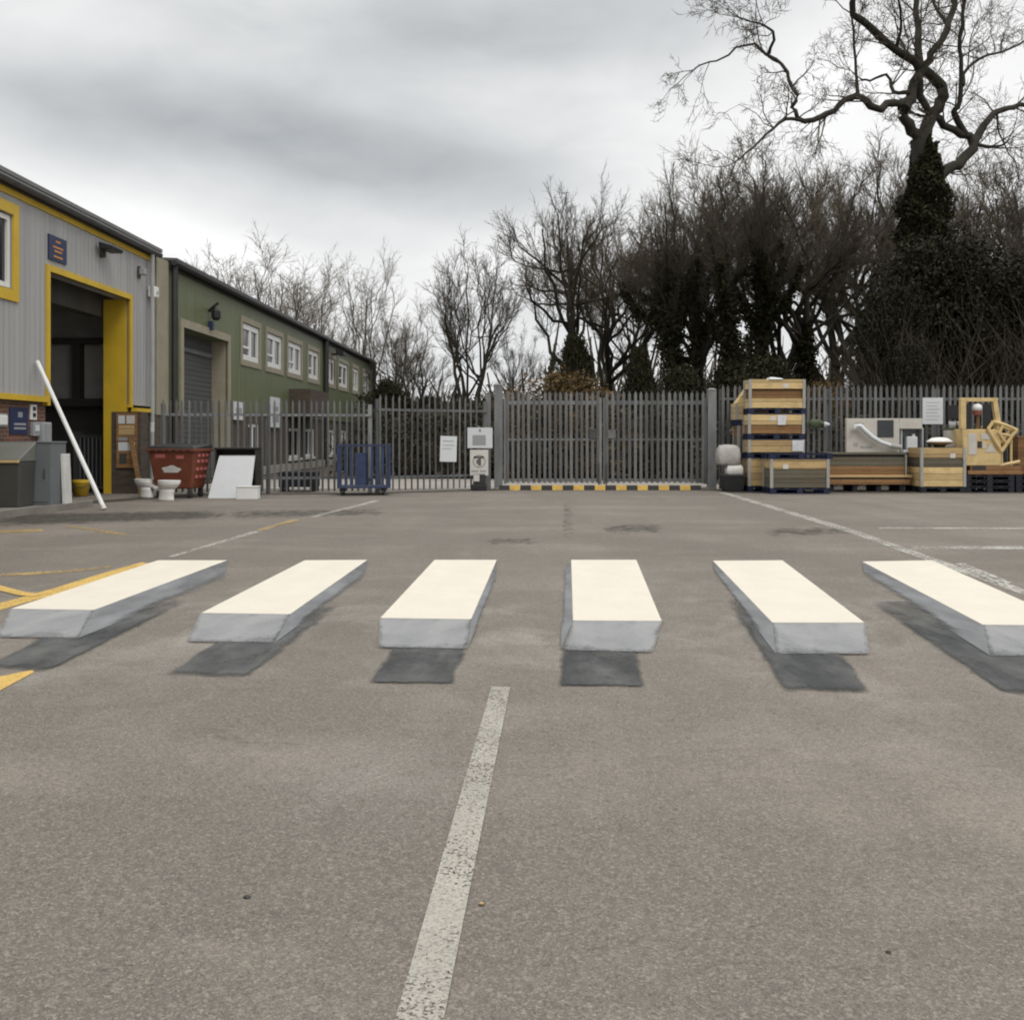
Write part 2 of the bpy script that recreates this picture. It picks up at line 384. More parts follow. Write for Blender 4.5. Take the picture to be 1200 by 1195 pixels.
# raised footway in front of the warehouse wall with its kerb
pv = [(-8.98,4,0),(-8.62,17.3,0),(-8.28,19.55,0),(-8.42,19.8,0),(-9.31,19.85,0),(-9.5,4,0)]
kb = [(-8.86,4,0),(-8.50,17.3,0),(-8.16,19.55,0),(-8.36,19.92,0),(-9.31,19.97,0)]
structure('footway', MB().prism([(p[0],p[1],0) for p in pv], (0,0,.118)), M['kerbstone'])
k = MB()
inn = pv[:5]
for i in range(4):
    a, b, c, d = kb[i], kb[i+1], inn[i+1], inn[i]
    k.prism([(a[0],a[1],0),(b[0],b[1],0),(c[0],c[1],0),(d[0],d[1],0)], (0,0,.124))
structure('footway_kerb', k, M['kerbstone'])

# painted lines
def line(name, pts, m, z=.004):
    return structure(name, MB().poly([gp(x, y, 0)[:2] + (z,) for x, y in pts]), m)
line('centre_line', [(576,805),(598,805.5),(520,1195),(504,1275),(440,1275),(463,1195)], M['white_line'])
line('bay_line', [(842,577),(851,577),(1000,620.5),(1192,688),(1290,723),(1276,724),(1187,693),(997,625)], M['faint_white'])
line('bay_line', [(1068,640.5),(1300,640),(1300,644),(1068,644)], M['faint_white'])
line('bay_line', [(1030,618),(1300,618.6),(1300,620.6),(1030,619.6)], M['faint_white'])
line('bay_line', [(1118,661),(1130,660.5),(1186,683),(1176,688)], M['faint_white'], .008)
line('boundary_line', [(196,652.5),(204,652.5),(348,611),(342,609)], M['faint_white'])
line('boundary_line', [(298,622),(308,622),(352,610),(344,609)], M['faint_yellow'], .008)
line('boundary_line', [(362,606),(370,606),(446,587),(440,586)], M['faint_white'])
line('hatching_line', [(-40,714),(-40,727),(2,714.5),(60,698.3),(120,679),(176,660.6),(166,659),(120,672),(60,690.5),(0,707)], M['yellow_line'])
line('hatching_line', [(-40,676),(-40,683),(20,698),(40,700),(50,697),(28,694)], M['yellow_line'], .008)
line('hatching_line', [(-40,801),(-40,824),(0,809.5),(40,788),(38,785.5),(0,793)], M['yellow_line'])
line('hatching_line', [(0,672.5),(70,669),(130,663),(130,666),(70,672),(0,676)], M['faint_yellow'])
line('hatching_line', [(75,617),(82,616),(112,619.5),(150,626),(145,628),(108,622.5)], M['faint_yellow'])
line('hatching_line', [(0,621),(50,620),(50,623),(0,624.5)], M['faint_yellow'])

def soft_patch(name, pts, m, amt, nu=30, nv=12, z=.003):
    q = [gp(x, y)[:2]+(z,) for x, y in pts]
    return structure(name, MB().grid(q[0],q[1],q[2],q[3],nu,nv, lambda u,v: amt*ease(min(u,1-u)/.25)*ease(min(v,1-v)/.45)), m)
soft_patch('tarmac_stain', [(-60,622),(290,609),(280,596),(-30,600)], M['dark_tarmac'], .8)
soft_patch('tarmac_stain', [(240,612),(470,605),(470,594),(240,597)], M['dark_tarmac'], .45, z=.0034)
soft_patch('tarmac_stain', [(655,658),(678,658),(670,578),(660,578)], M['dark_tarmac'], .22, 12, 40)
soft_patch('tarmac_stain', [(690,628),(790,626),(780,612),(700,614)], M['dark_tarmac'], .42)
soft_patch('tarmac_stain', [(880,630),(1010,630),(1000,616),(890,617)], M['dark_tarmac'], .4)
soft_patch('tarmac_stain', [(560,640),(640,640),(630,628),(570,630)], M['dark_tarmac'], .35)
def dirt_strip(p0, p1, wd, amt=.95, z=.0037):
    a = Vector((p0[0],p0[1],z)); b = Vector((p1[0],p1[1],z)); n_ = (b-a).normalized(); n_ = Vector((n_.y,-n_.x,0))
    q = [tuple(a+n_*wd), tuple(b+n_*wd), tuple(b-n_*.3), tuple(a-n_*.3)]
    return structure('dirt_strip', MB().grid(q[0],q[1],q[2],q[3],60,10, lambda u,v: amt*ease(v/.6)), M['dirt'])
dirt_strip((g3(188,23.75),23.75),(g3(436,24.5),24.5),.55)
dirt_strip((g3(436,24.5),24.54),(g3(585,26.2),26.2),.55, z=.0034)
dirt_strip((g3(585,26.1),26.1),(g3(840,26.1),26.1),.5, .8)
dirt_strip((g3(840,25.7),25.7),(14,25.7),1.7, .9, .0034)
dirt_strip((-9.3,20.0),(-7.4,24.4),.6, .9, .0031)
# the six painted trompe-l'oeil slabs: flat road paint
def slab(label, top, front, side, shade, sfade):
    c = gp(*front[0])
    root = thing('crossing_stripe', label, 'road marking', (c[0], c[1], 0), 0, 'painted stripes of the zebra crossing')
    def L(p, z): q = gp(*p); return (q[0]-c[0], q[1]-c[1], z)
    q = [L(p,.012) for p in top]
    part('white_top', MB().grid(q[0],q[1],q[2],q[3],60,90, lambda u,v: .34+1.2*min(1, min(u,1-u)/.022, min(v,1-v)/.010)), M['slab_top'], root)
    f = [L(p,.012) for p in front]
    part('grey_front', MB().grid(f[0],f[1],f[2],f[3],16,10, lambda u,v: (1.05 - .5*ease((v-.8)/.2))*(.45+.55*ease(min(u,1-u)/.03))), M['slab_front'], root)
    s = [L(p,.012) for p in side]           # near-top, far-top, far-bottom, near-bottom
    part('grey_side', MB().grid(s[0],s[1],s[2],s[3],40,12, lambda u,v: max(0, (1.25-.55*u) * (1-.9*ease((v-.55)/.45)*ease((u-.02)*3)))), M['slab_side'], root)
    g = [L(p,.008) for p in shade]          # near-left, near-right, far-right, far-left
    part('dark_shadow_paint', MB().grid(g[0],g[1],g[2],g[3],40,60, sfade), M['slab_shade'], root)
def fade_l(u, v): return edge(u,v)*.98*(1-ease((v-.45)/.55)) * ease(u/.12+ .35) * (1 - .75*ease((u-.8)/.2)*ease(v*2))
def fade_s(u, v): return edge(u,v)*.98*(1-.3*v)
def edge(u, v): return ease(u/.13+.15)*ease((1-u)/.13+.15)*ease(v/.07+.25)
def fade_r(u, v): return edge(u,v)*.96*(1-.6*ease((v-.5)/.5)) * (1-.5*ease((.15-u)/.15)*ease(v*3))
slab('cream topped stripe at the left end of the crossing, beside the yellow line',
     [(12,715),(110,716.5),(267,657.5),(185,657.5)], [(12,715),(110,716.5),(92,749.5),(-4,748)],
     [(110,716.5),(267,657.5),(262,682),(92,749.5)], [(-22,783),(57,788),(250,694),(150,694)], fade_l)
slab('second painted stripe from the left with a grey right flank',
     [(235,720),(340,721.5),(431,657),(357,657.5)], [(235,720),(340,721.5),(322,754.5),(218,753.5)],
     [(340,721.5),(431,657),(425,681),(322,754.5)], [(191,792),(290,795),(418,700),(330,700)], fade_l)
slab('painted stripe just left of the crossing centre, level with the worn centre line',
     [(445,726),(552.5,727.5),(582.5,657),(509,657)], [(445,726),(552.5,727.5),(547.5,762),(443,760)],
     [(552.5,727.5),(582.5,657),(581,684),(547.5,762)], [(430,801),(533,802.5),(551,752),(462,752)], fade_s)
slab('painted stripe just right of the crossing centre with a narrow left flank',
     [(671,729),(776,729.5),(746,657),(669,657)], [(671,729),(776,729.5),(765,766),(657,763.5)],
     [(671,729),(669,657),(660,672),(657,763.5)], [(653,804.5),(757,806),(748,755),(655,755)], fade_s)
slab('second painted stripe from the right with dark paint showing left and below',
     [(905,731.5),(1014,731.5),(917,657.5),(835,658)], [(905,731.5),(1014,731.5),(1019,768),(909,768)],
     [(905,731.5),(835,658),(838,674),(909,768)], [(917,810.5),(1024,813),(940,700),(846,703)], fade_r)
slab('painted stripe at the right end of the crossing, running out of the picture',
     [(1152,734),(1265,735),(1092,657.5),(1010,659)], [(1152,734),(1265,735),(1276,771),(1160,770)],
     [(1152,734),(1010,659),(1014,677),(1160,770)], [(1176,815),(1290,818),(1100,703),(1015,706)], fade_r)
del k

# ------------------------------------------------------------------ left buildings
WR = PI/2 - .011                               # wall things face the yard: local x along the wall, local -y out of it
def wall_cells(mb, u0, u1, z0, z1, holes, y=0.0, depth=.25):
    us = sorted({u0, u1, *[h[0] for h in holes], *[h[1] for h in holes]}); zs = sorted({z0, z1, *[h[2] for h in holes], *[h[3] for h in holes]})
    us = [u for u in us if u0 <= u <= u1]; zs = [z for z in zs if z0 <= z <= z1]
    for i in range(len(us)-1):
        for j in range(len(zs)-1):
            cu, cz = (us[i]+us[i+1])/2, (zs[j]+zs[j+1])/2
            if any(h[0] < cu < h[1] and h[2] < cz < h[3] for h in holes): continue
            mb.quad((us[i],y,zs[j]),(us[i+1],y,zs[j]),(us[i+1],y,zs[j+1]),(us[i],y,zs[j+1]))
    for h in holes:
        a, b, c, d = h[0], h[1], max(h[2], z0), min(h[3], z1)
        if d <= c: continue
        mb.quad((a,y,c),(a,y,d),(a,y+depth,d),(a,y+depth,c)).quad((b,y,c),(b,y+depth,c),(b,y+depth,d),(b,y,d))
        if h[3] <= z1: mb.quad((a,y,d),(b,y,d),(b,y+depth,d),(a,y+depth,d))
        if h[2] >= z0: mb.quad((a,y,c),(a,y+depth,c),(b,y+depth,c),(b,y,c))
    return mb
def frame_box(mb, x0, x1, z0, z1, t, y0, y1):
    mb.box(x0,x0+t,y0,y1,z0,z1).box(x1-t,x1,y0,y1,z0,z1).box(x0+t,x1-t,y0,y1,z0,z0+t).box(x0+t,x1-t,y0,y1,z1-t,z1); return mb

# grey warehouse: u from 4 to 25.95, origin at wall foot u=0
W1 = thing('warehouse', 'light grey corrugated warehouse with yellow trimmed open loading door', 'building', (wx(0),0,0), WR)
D0, D1, DZ = 20.22, 24.35, 4.70
wallm = wall_cells(MB(), 4, 25.95, 2.15, 6.1, [(15.6,18.75,4.12,5.5),(D0,D1,1.0,DZ)], 0, .3)
part('wall', wallm, M['grey_clad'], W1)
part('brick_base', wall_cells(MB(), 4, 19.98, 0, 2.15, [], .06).box(19.98,20.2,.06,.6,0,2.15), M['brick'], W1)
part('door_pier', MB().box(24.31,24.75,-.30,.41,0,1.98).box(24.751,25.9,-.08,.33,0,1.975), M['brown_brick'], W1)
part('end_wall', MB().quad((25.95,0,0),(25.95,16,0),(25.95,16,6.1),(25.95,0,6.1)).quad((4,0,0),(4,16,0),(4,16,6.1),(4,0,6.1)).quad((4,16,0),(25.95,16,0),(25.95,16,6.1),(4,16,6.1)), M['grey_clad'], W1)
part('roof', MB().hexa([(3.8,-.22,6.14),(26.0,-.22,6.14),(26.0,16.2,6.9),(3.8,16.2,6.9),(3.8,-.22,6.22),(26.0,-.22,6.22),(26.0,16.2,7.0),(3.8,16.2,7.0)]), M['roof_sheet'], W1)
part('gutter', MB().tube([(3.8,-.16,6.07),(26.0,-.16,6.07)],.075,8), M['dark_grey'], W1)
part('fascia', MB().box(4,25.95,-.07,-.003,5.98,6.13), M['dark_grey'], W1)
part('eaves_trim', MB().box(4,25.9,-.03,-.002,5.86,5.975), M['yellow'], W1)
part('base_trim', MB().box(4,D0-.12,-.06,-.003,2.06,2.17).box(24.45,25.6,-.13,-.004,1.99,2.08), M['yellow'], W1)
dt = MB()
dt.box(D0-.13,D0,-.04,.06,2.0,DZ+.13).box(D1,D1+.14,-.04,.06,2.09,DZ+.13).box(D0,D1,-.04,.06,DZ,DZ+.13)
part('door_surround', dt, M['yellow'], W1)
part('door_reveal', MB().box(D1-.01,D1+.12,.065,.62,0,DZ), M['yellow'], W1)
part('lining', MB().quad((4,.9,6.0),(25.9,.9,6.0),(25.9,15.9,6.0),(4,15.9,6.0)).quad((25.9,.7,2.2),(25.9,15.9,2.2),(25.9,15.9,6.0),(25.9,.7,6.0)), M['interior'], W1)
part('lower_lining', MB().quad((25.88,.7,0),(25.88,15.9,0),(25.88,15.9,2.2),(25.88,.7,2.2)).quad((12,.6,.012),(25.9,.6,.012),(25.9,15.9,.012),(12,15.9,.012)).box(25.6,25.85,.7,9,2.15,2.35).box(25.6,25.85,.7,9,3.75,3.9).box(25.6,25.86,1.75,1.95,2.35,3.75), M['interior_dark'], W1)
sh = MB(); sh.box(D0+.05,D1-.05,.66,.95,DZ-.42,DZ+.45)
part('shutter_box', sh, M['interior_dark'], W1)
w = part('window', frame_box(MB(), 15.62,18.73,4.14,5.48,.09,.02,.12).box(17.12,17.2,.03,.11,4.23,5.39), M['white_pvc'], W1)
part('glass', MB().box(15.7,18.65,.07,.08,4.2,5.42), M['glass'], w)
part('window_surround', frame_box(MB(), 15.38,18.97,3.9,5.72,.21,-.04,-.003), M['yellow'], W1)
dp = MB().tube([(25.5,-.14,6.0),(25.5,-.14,1.75),(25.32,-.2,1.5),(25.32,-.2,.05)],.055,8)
part('downpipe', dp, M['steel_pipe'], W1)
part('corner_trim', MB().box(25.75,25.96,-.03,-.002,2.1,5.85), M['steel_pipe'], W1)

# things fixed on the grey wall
def onwall(name, u, v, z, label, cat, group=None): return thing(name, label, cat, (wx(u, v), u, z), WR, group)
s = onwall('wall_sign', 20.56, .003, 4.95, 'navy blue sign with orange marks high above the loading door', 'sign')
part('sign_plate', MB().box(-.39,.39,-.03,0,0,.50), M['navy'], s)
a = MB()
for zz, ww in ((.38,.10),(.26,.22),(.18,.16),(.07,.2)): a.box(-ww,ww,-.034,-.0305,zz,zz+.035)
part('sign_marks', a, M['orange_mark'], s)
s = onwall('flood_light', 22.7, 0, 5.42, 'black floodlight on a bracket high on the grey wall', 'lamp')
part('lamp_head', MB().hexa([(-.38,-.48,.16),(.38,-.48,.16),(.38,-.12,.16),(-.38,-.12,.16),(-.38,-.5,.24),(.38,-.5,.24),(.38,-.1,.34),(-.38,-.1,.34)]), M['black'], s, .015)
part('bracket', MB().box(-.05,.05,-.14,.0,.0,.2), M['dark_grey'], s); s.scale = (.8,.8,.9)
s = onwall('alarm_box', 25.62, .03, 4.92, 'small white box high on the corner beside the downpipe', 'alarm')
part('housing', MB().box(-.14,.14,-.19,0,0,.28), M['white_pvc'], s, .03)
part('lens', MB().box(-.05,.05,-.2,-.191,.08,.16), M['sign_grey'], s)
s = onwall('wall_sensor', 24.9, 0, 5.3, 'small grey sensor under the eaves near the building corner', 'sensor')
part('mount', MB().box(-.04,.04,-.06,0,.0,.3), M['dark_grey'], s); part('housing', MB().box(-.09,.09,-.2,-.06,.08,.24), M['sign_grey'], s, .02)
s = onwall('safety_sign', 19.12, -.06, 1.42, 'navy blue notice with grey lines on the brick base', 'sign')
part('sign_plate', MB().box(-.34,.34,-.02,0,0,.50), M['navy'], s)
a = MB().box(-.2,.25,-.024,-.0205,.09,.13).box(-.2,.25,-.024,-.0205,.17,.21).box(-.05,.12,-.024,-.0205,.32,.42)
part('sign_marks', a, M['sign_grey'], s)
s = onwall('wall_plate', 18.52, -.06, 1.58, 'small white plate on the brick left of the navy notice', 'sign')
part('plate', MB().box(-.13,.13,-.05,0,0,.19), M['white_pvc'], s, .02); part('rim', frame_box(MB(),-.16,.16,-.03,.22,.028,-.02,0), M['sign_grey'], s)
s = onwall('socket_panel', 19.66, -.06, 1.70, 'white panel with two dark sockets beside the doorway', 'socket')
part('plate', MB().box(-.12,.12,-.04,0,0,.3), M['white_pvc'], s, .01)
for zz in (.06,.18): part('socket', MB().box(-.05,.05,-.055,-.041,zz,zz+.075), M['black'], s)
s = onwall('control_box', 19.7, -.06, 1.38, 'square pale grey control box under the socket panel', 'control box')
part('housing', MB().box(-.13,.13,-.08,0,0,.28), M['sign_grey'], s, .015); part('cover_plate', MB().box(-.08,.08,-.09,-.081,.1,.22), M['sign_white'], s)
s = onwall('meter_box', 20.02, -.06, 1.22, 'taller light grey meter box at the edge of the doorway', 'meter box')
part('housing', MB().box(-.17,.17,-.14,0,0,.44), M['silver'], s, .015); part('door', MB().box(-.14,.14,-.152,-.141,.03,.41), M['sign_grey'], s, .006)

# notice board on the brick pier
s = thing('notice_board', 'tall notice board with pale papers on the dark pier beside the yellow jamb', 'notice board', (wx(24.3,-.03),24.296,.62), -.011)
part('board', MB().box(-.25,.25,-.03,0,0,1.34), M['rust_wood'], s)
for x0,x1,z0,z1,mm in ((-.2,-.04,1.07,1.27,'sign_white'),(-.0,.2,1.07,1.27,'sign_cream'),(-.19,.19,.78,1.03,'ply'),(-.2,.15,.66,.74,'sign_grey'),(-.2,.2,.42,.62,'sign_white'),(-.17,.0,.1,.36,'cab_dark')):
    part('paper', MB().box(x0,x1,-.036,-.0305,z0,z1), M[mm], s)

# green office block
W2 = thing('office_block', 'olive green clad two storey unit with a row of cream framed windows', 'building', (wx(0),0,0), WR)
wins = [(wu(a)+.18, wu(b)-.12) for a, b in ((282,304.5),(311,331),(336,353.5),(360,373.5),(382,392.5),(396,407.5),(412.5,420),(425,432.6))]
WZ0, WZ1 = 4.02, 5.28
lows = [(35.1,36.5,.55,1.85),(41.2,43.2,.5,1.75),(44.2,46.2,.5,1.75),(49.0,51.0,.5,1.75),(52.6,54.6,.5,1.75)]
holes = [(a,b,WZ0,WZ1) for a,b in wins] + [(28.15,32.45,0,4.45)]
part('wall', wall_cells(MB(), 27.05, 63.9, 2.2, 6.05, holes, 0, .5), M['green_clad'], W2)
part('lower_wall', wall_cells(MB(), 27.05, 63.9, 0, 2.2, lows+[(28.15,32.45,0,4.45)], .05, .5), M['brown_brick'], W2)
part('end_wall', MB().quad((63.9,0,0),(63.9,16,0),(63.9,16,6.1),(63.9,0,6.1)), M['green_clad'], W2)
part('end_wall', MB().quad((27.05,0.02,0),(27.05,16,0),(27.05,16,6.1),(27.05,.02,6.1)), M['green_clad'], W2)
part('roof', MB().hexa([(27.0,-.25,6.1),(64.1,-.25,6.1),(64.1,16.2,6.9),(27.0,16.2,6.9),(27.0,-.25,6.18),(64.1,-.25,6.18),(64.1,16.2,7.0),(27.0,16.2,7.0)]), M['dark_grey'], W2)
part('gutter', MB().tube([(27.0,-.17,6.06),(64.1,-.17,6.06)],.085,8), M['black'], W2)
part('fascia', MB().box(27.05,63.9,-.06,-.003,5.92,6.09), M['dark_pipe'], W2)
part('corner_panel', MB().box(26.12,27.0,-.02,.2,1.95,6.08), M['cream'], W2)
part('corner_base', MB().box(26.12,27.0,.0,.2,0,1.945), M['brown_brick'], W2)
part('gap_shade_infill', MB().box(25.98,26.1,.05,.2,0,6.0), M['dark_pipe'], W2)  # dark infill puts the shade of the gap between the buildings into colour
for u in (27.2, 48.1): part('downpipe', MB().tube([(u,-.12,6.0),(u,-.12,.05)],.09 if u < 30 else .13,8), M['dark_pipe'], W2)
part('downpipe', MB().tube([(63.75,-.12,6.0),(63.75,-.12,.05)],.11,8), M['dark_pipe'], W2)
gs = MB(); gs.box(27.92,28.15,-.05,.06,2.0,4.68).box(32.45,32.68,-.05,.06,0,4.68).box(28.15,32.45,-.05,.06,4.45,4.68)
gs.box(32.40,32.45,.06,.52,0,4.45)
part('door_surround', gs, M['cream'], W2)
d = part('roller_door', MB().box(28.15,32.45,.5,.56,0,4.45), M['shutter'], W2)
a = MB()
for i in range(30): a.box(28.16,32.39,.485,.499,.06+i*.145,.06+i*.145+.02)
part('slat_ridges', a, M['shutter'], d)
part('head_rail', MB().box(28.16,32.39,.44,.484,3.9,4.02), M['cab_grey'], d)
for i, (a, b) in enumerate(wins):
    w = part('window', frame_box(MB(), a, b, WZ0, WZ1, .19, .02, .14).box((a*.48+b*.52)-.13,(a*.48+b*.52)+.13,.03,.13,WZ0+.19,WZ1-.19).box(a+.19,a*.48+b*.52-.1,.04,.12,WZ0+.42,WZ0+.5), M['white_pvc'], W2)
    part('surround', frame_box(MB(), a-.2, b+.2, WZ0-.2, WZ1+.22, .2, -.035, -.002), M['cream'], w)
    part('glass', MB().box(a+.1,b-.1,.08,.09,WZ0+.1,WZ1-.1), M['glass'], w)
for a, b, c, d in lows:
    w = part('window', frame_box(MB(), a, b, c, d, .12, .08, .2).box((a+b)/2-.08,(a+b)/2+.08,.09,.19,c+.12,d-.12), M['white_pvc'], W2)
    part('glass', MB().box(a+.1,b-.1,.13,.14,c+.1,d-.1), M['glass'], w)
    part('sill', MB().box(a-.1,b+.1,-.06,.08,c-.1,c-.003), M['white_dirty'], w)
part('porch', MB().box(41.0,45.0,-.85,-.003,2.25,3.35), M['brown_brick'], W2)
part('plinth', MB().box(33,63.9,-.1,.045,0,.3), M['concrete'], W2)
s = onwall('entrance_sign', 38.6, .003, 1.75, 'tall white sign on the green wall behind the railings', 'sign')
part('sign_plate', MB().box(-.7,.7,-.04,0,0,1.15), M['sign_white'], s); part('print', MB().box(-.5,.5,-.045,-.0405,.2,.5).box(-.4,.4,-.045,-.0405,.62,.8), M['sign_grey'], s)
s = onwall('wall_sign', 33.6, .003, 1.95, 'small white sign on the green wall right of the roller door', 'sign')
part('sign_plate', MB().box(-.5,.5,-.04,0,0,.6), M['sign_white'], s); part('print', MB().box(-.35,.35,-.045,-.0405,.15,.4), M['sign_grey'], s)
s = onwall('wall_lantern', 30.5, 0, 4.95, 'dark bracket lamp above the roller door of the green building', 'lamp')
part('arm', MB().tube([(0,0,.3),(0,-.25,.5),(.05,-.4,.62)],.06,8), M['black'], s)
part('lamp_head', MB().loft([[(.2*math.cos(t)*r,-.32+.2*math.sin(t)*r,z) for t in [i*PI/5 for i in range(10)]] for z, r in ((-.05,.5),(.05,1.0),(.3,1.0),(.42,.5))]), M['black'], s)
part('badge', MB().box(-.09,.11,-.2,-.02,-.42,-.08), M['navy'], s); s.scale = (.72,.72,.8)
s = onwall('wall_lantern', 50.0, 0, 5.45, 'black lamp under the eaves beyond the tall black downpipe', 'lamp')
part('arm', MB().box(-.06,.06,-.4,0,0,.1), M['black'], s); part('lamp_head', MB().hexa([(-.5,-.7,.0),(.5,-.7,.0),(.5,-.35,.0),(-.5,-.35,.0),(-.5,-.7,.14),(.5,-.7,.14),(.5,-.3,.28),(-.5,-.3,.28)]), M['black'], s)

# ------------------------------------------------------------------ things in front of the warehouse
def g3(px, Y): return (px - CX) / F * Y
# leaning white pole
pt = Vector((wx(19.6,.06), 19.62, 2.84)); pb = Vector((g3(121.5,18.75), 18.75, .045))
dv = pt - pb
tg_ = thing('pole', 'long white pole leaning on the grey wall left of the doorway', 'pole', (pb.x,pb.y,0))
part('shaft', MB().tube([(0,0,.045), tuple(dv + Vector((0,0,.045)))], .042, 10), M['white_pvc'], tg_)
part('end_cap', MB().tube([tuple(-dv.normalized()*.03 + Vector((0,0,.045))), tuple(dv.normalized()*.05 + Vector((0,0,.045)))], .046, 10), M['white_dirty'], tg_)
# steel cabinet and dark bin on the footway
t = thing('steel_cabinet', 'grey steel cabinet standing on the footway beside the doorway', 'cabinet', (-8.75,18.35,.119), -.02)
part('body', MB().box(-.33,.33,0,.6,0,1.13), M['cab_grey'], t, .012)
part('lid', MB().box(-.345,.345,-.015,.61,1.132,1.165), M['cab_grey'], t, .008)
part('door', MB().box(-.29,.29,-.014,-.002,.06,1.05), M['cab_grey'], t, .005); part('handle', MB().box(.2,.23,-.04,-.0145,.5,.66), M['dark_grey'], t)
t = thing('storage_bin', 'dark grit bin with a sloping greenish grey lid left of the steel cabinet', 'bin', (-9.13,17.75,.119), -.02)
part('body', MB().hexa([(-.26,.02,0),(.40,.02,0),(.40,.56,0),(-.26,.56,0),(-.3,0,.80),(.43,0,.80),(.43,.58,.80),(-.3,.58,.80)]), M['cab_dark'], t, .02)
part('lid', MB().hexa([(-.31,-.02,.803),(.44,-.02,.803),(.44,.59,.803),(-.31,.59,.803),(-.31,-.01,.86),(.44,-.01,.86),(.44,.59,1.16),(-.31,.59,1.16)]), M['lid_olive'], t, .02)
part('rim', MB().box(-.31,.44,-.03,-.021,.79,.84), M['plant_yellow'], t)
t = thing('plank', 'short white plank propped against the steel cabinet', 'plank', (-8.36,18.72,0))
part('board', MB().hexa([(-.02,0,.124),(.03,0,.124),(.03,.3,.124),(-.02,.3,.124),(-.055,0,1.03),(-.01,0,1.03),(-.01,.3,1.03),(-.055,.3,1.03)]), M['white_dirty'], t)
part('end_cap', MB().box(-.056,-.009,-.001,.301,1.031,1.05), M['white_pvc'], t)
# yellow tub and a cage inside the doorway
t = thing('yellow_tub', 'small yellow tub on the floor inside the loading doorway', 'tub', (-9.95,23.2,.013))
part('body', MB().loft([[(r*math.cos(i*PI/8), r*math.sin(i*PI/8), z) for i in range(16)] for z, r in ((0,.15),(.3,.19),(.31,.2),(.34,.2))]), M['yellow'], t, 0, True)
part('lid', MB().loft([[(r*math.cos(i*PI/8), r*math.sin(i*PI/8), z) for i in range(16)] for z, r in ((.342,.2),(.36,.2),(.37,.12))]), M['yellow'], t)
part('handle', MB().tube([(-.19,-.02,.28),(-.14,-.2,.2),(.14,-.2,.2),(.19,-.02,.28)],.01,6), M['dark_grey'], t)
t = thing('roll_cage', 'dark wire cage trolley inside the loading doorway', 'trolley', (-10.3,24.9,.013))
a = MB()
for i in range(9): a.box(-.4+i*.1-.012,-.4+i*.1+.012,-.012,.012,.15,1.35)
part('mesh_panel', a, M['cab_grey'], t)
part('frame', MB().box(-.44,-.415,-.3,.3,.1,1.5).box(.415,.44,-.3,.3,.1,1.5).box(-.415,.415,-.02,.02,1.36,1.4).box(-.44,.44,-.3,.3,.1,.14), M['dark_grey'], t)
for x in (-.38,.38):
    for y in (-.25,.25): part('castor', MB().tube([(x-.02,y,.05),(x+.02,y,.05)],.05,10), M['rubber'], t)
# dark plank on the pier
b0 = Vector((g3(163,23.5),23.5,0)); b1 = Vector((g3(150,24.24),24.235,1.38))-b0
t = thing('plank', 'narrow brown plank leaning against the dark pier below the notices', 'plank', tuple(b0))
part('board', MB().hexa([(0,0,0),(.11,0,0),(.11,.03,0),(0,.03,0),(b1.x,b1.y,b1.z),(b1.x+.11,b1.y,b1.z),(b1.x+.11,b1.y+.03,b1.z),(b1.x,b1.y+.03,b1.z)]), M['brown_wood'], t)
part('end_cap', MB().box(b1.x+.002,b1.x+.108,b1.y+.002,b1.y+.028,b1.z+.001,b1.z+.015), M['grey_wood'], t)

# toilets
def toilet(label, loc, rz, tilt=0):
    t = thing('toilet', label, 'toilet', loc, rz, 'discarded toilets')
    def ring(z, cx, a, b, n=20): return [(cx+a*math.cos(i*2*PI/n), b*math.sin(i*2*PI/n), z) for i in range(n)]
    part('pedestal', MB().loft([ring(0,-.03,.20,.125),ring(.04,-.03,.19,.115),ring(.16,-.02,.175,.10),ring(.24,.0,.19,.115)]), M['ceramic'], t, 0, True)
    part('bowl', MB().loft([ring(.241,.0,.19,.115),ring(.29,.03,.225,.15),ring(.35,.045,.26,.178),ring(.385,.05,.265,.182),ring(.39,.05,.25,.17),ring(.36,.05,.2,.13),ring(.26,.05,.1,.07)]), M['ceramic'], t, 0, True)
    part('seat', MB().loft([ring(.391,.05,.268,.186),ring(.415,.05,.268,.186),ring(.422,.05,.25,.172),ring(.422,.05,.16,.1),ring(.393,.05,.16,.1)], False), M['white_dirty'], t, 0, True)
    part('spigot', MB().tube([(-.2,0,.25),(-.31,0,.25)],.05,10), M['ceramic'], t)
    return t
toilet('white toilet pan without cistern nearest the brick pier', (g3(171,22.7),22.7,0), 2.6)
t2 = toilet('white toilet pan standing in front of the red bin', (g3(196,21.6),21.6,0), -.35); t2.scale = (1.0,1.0,1.04)

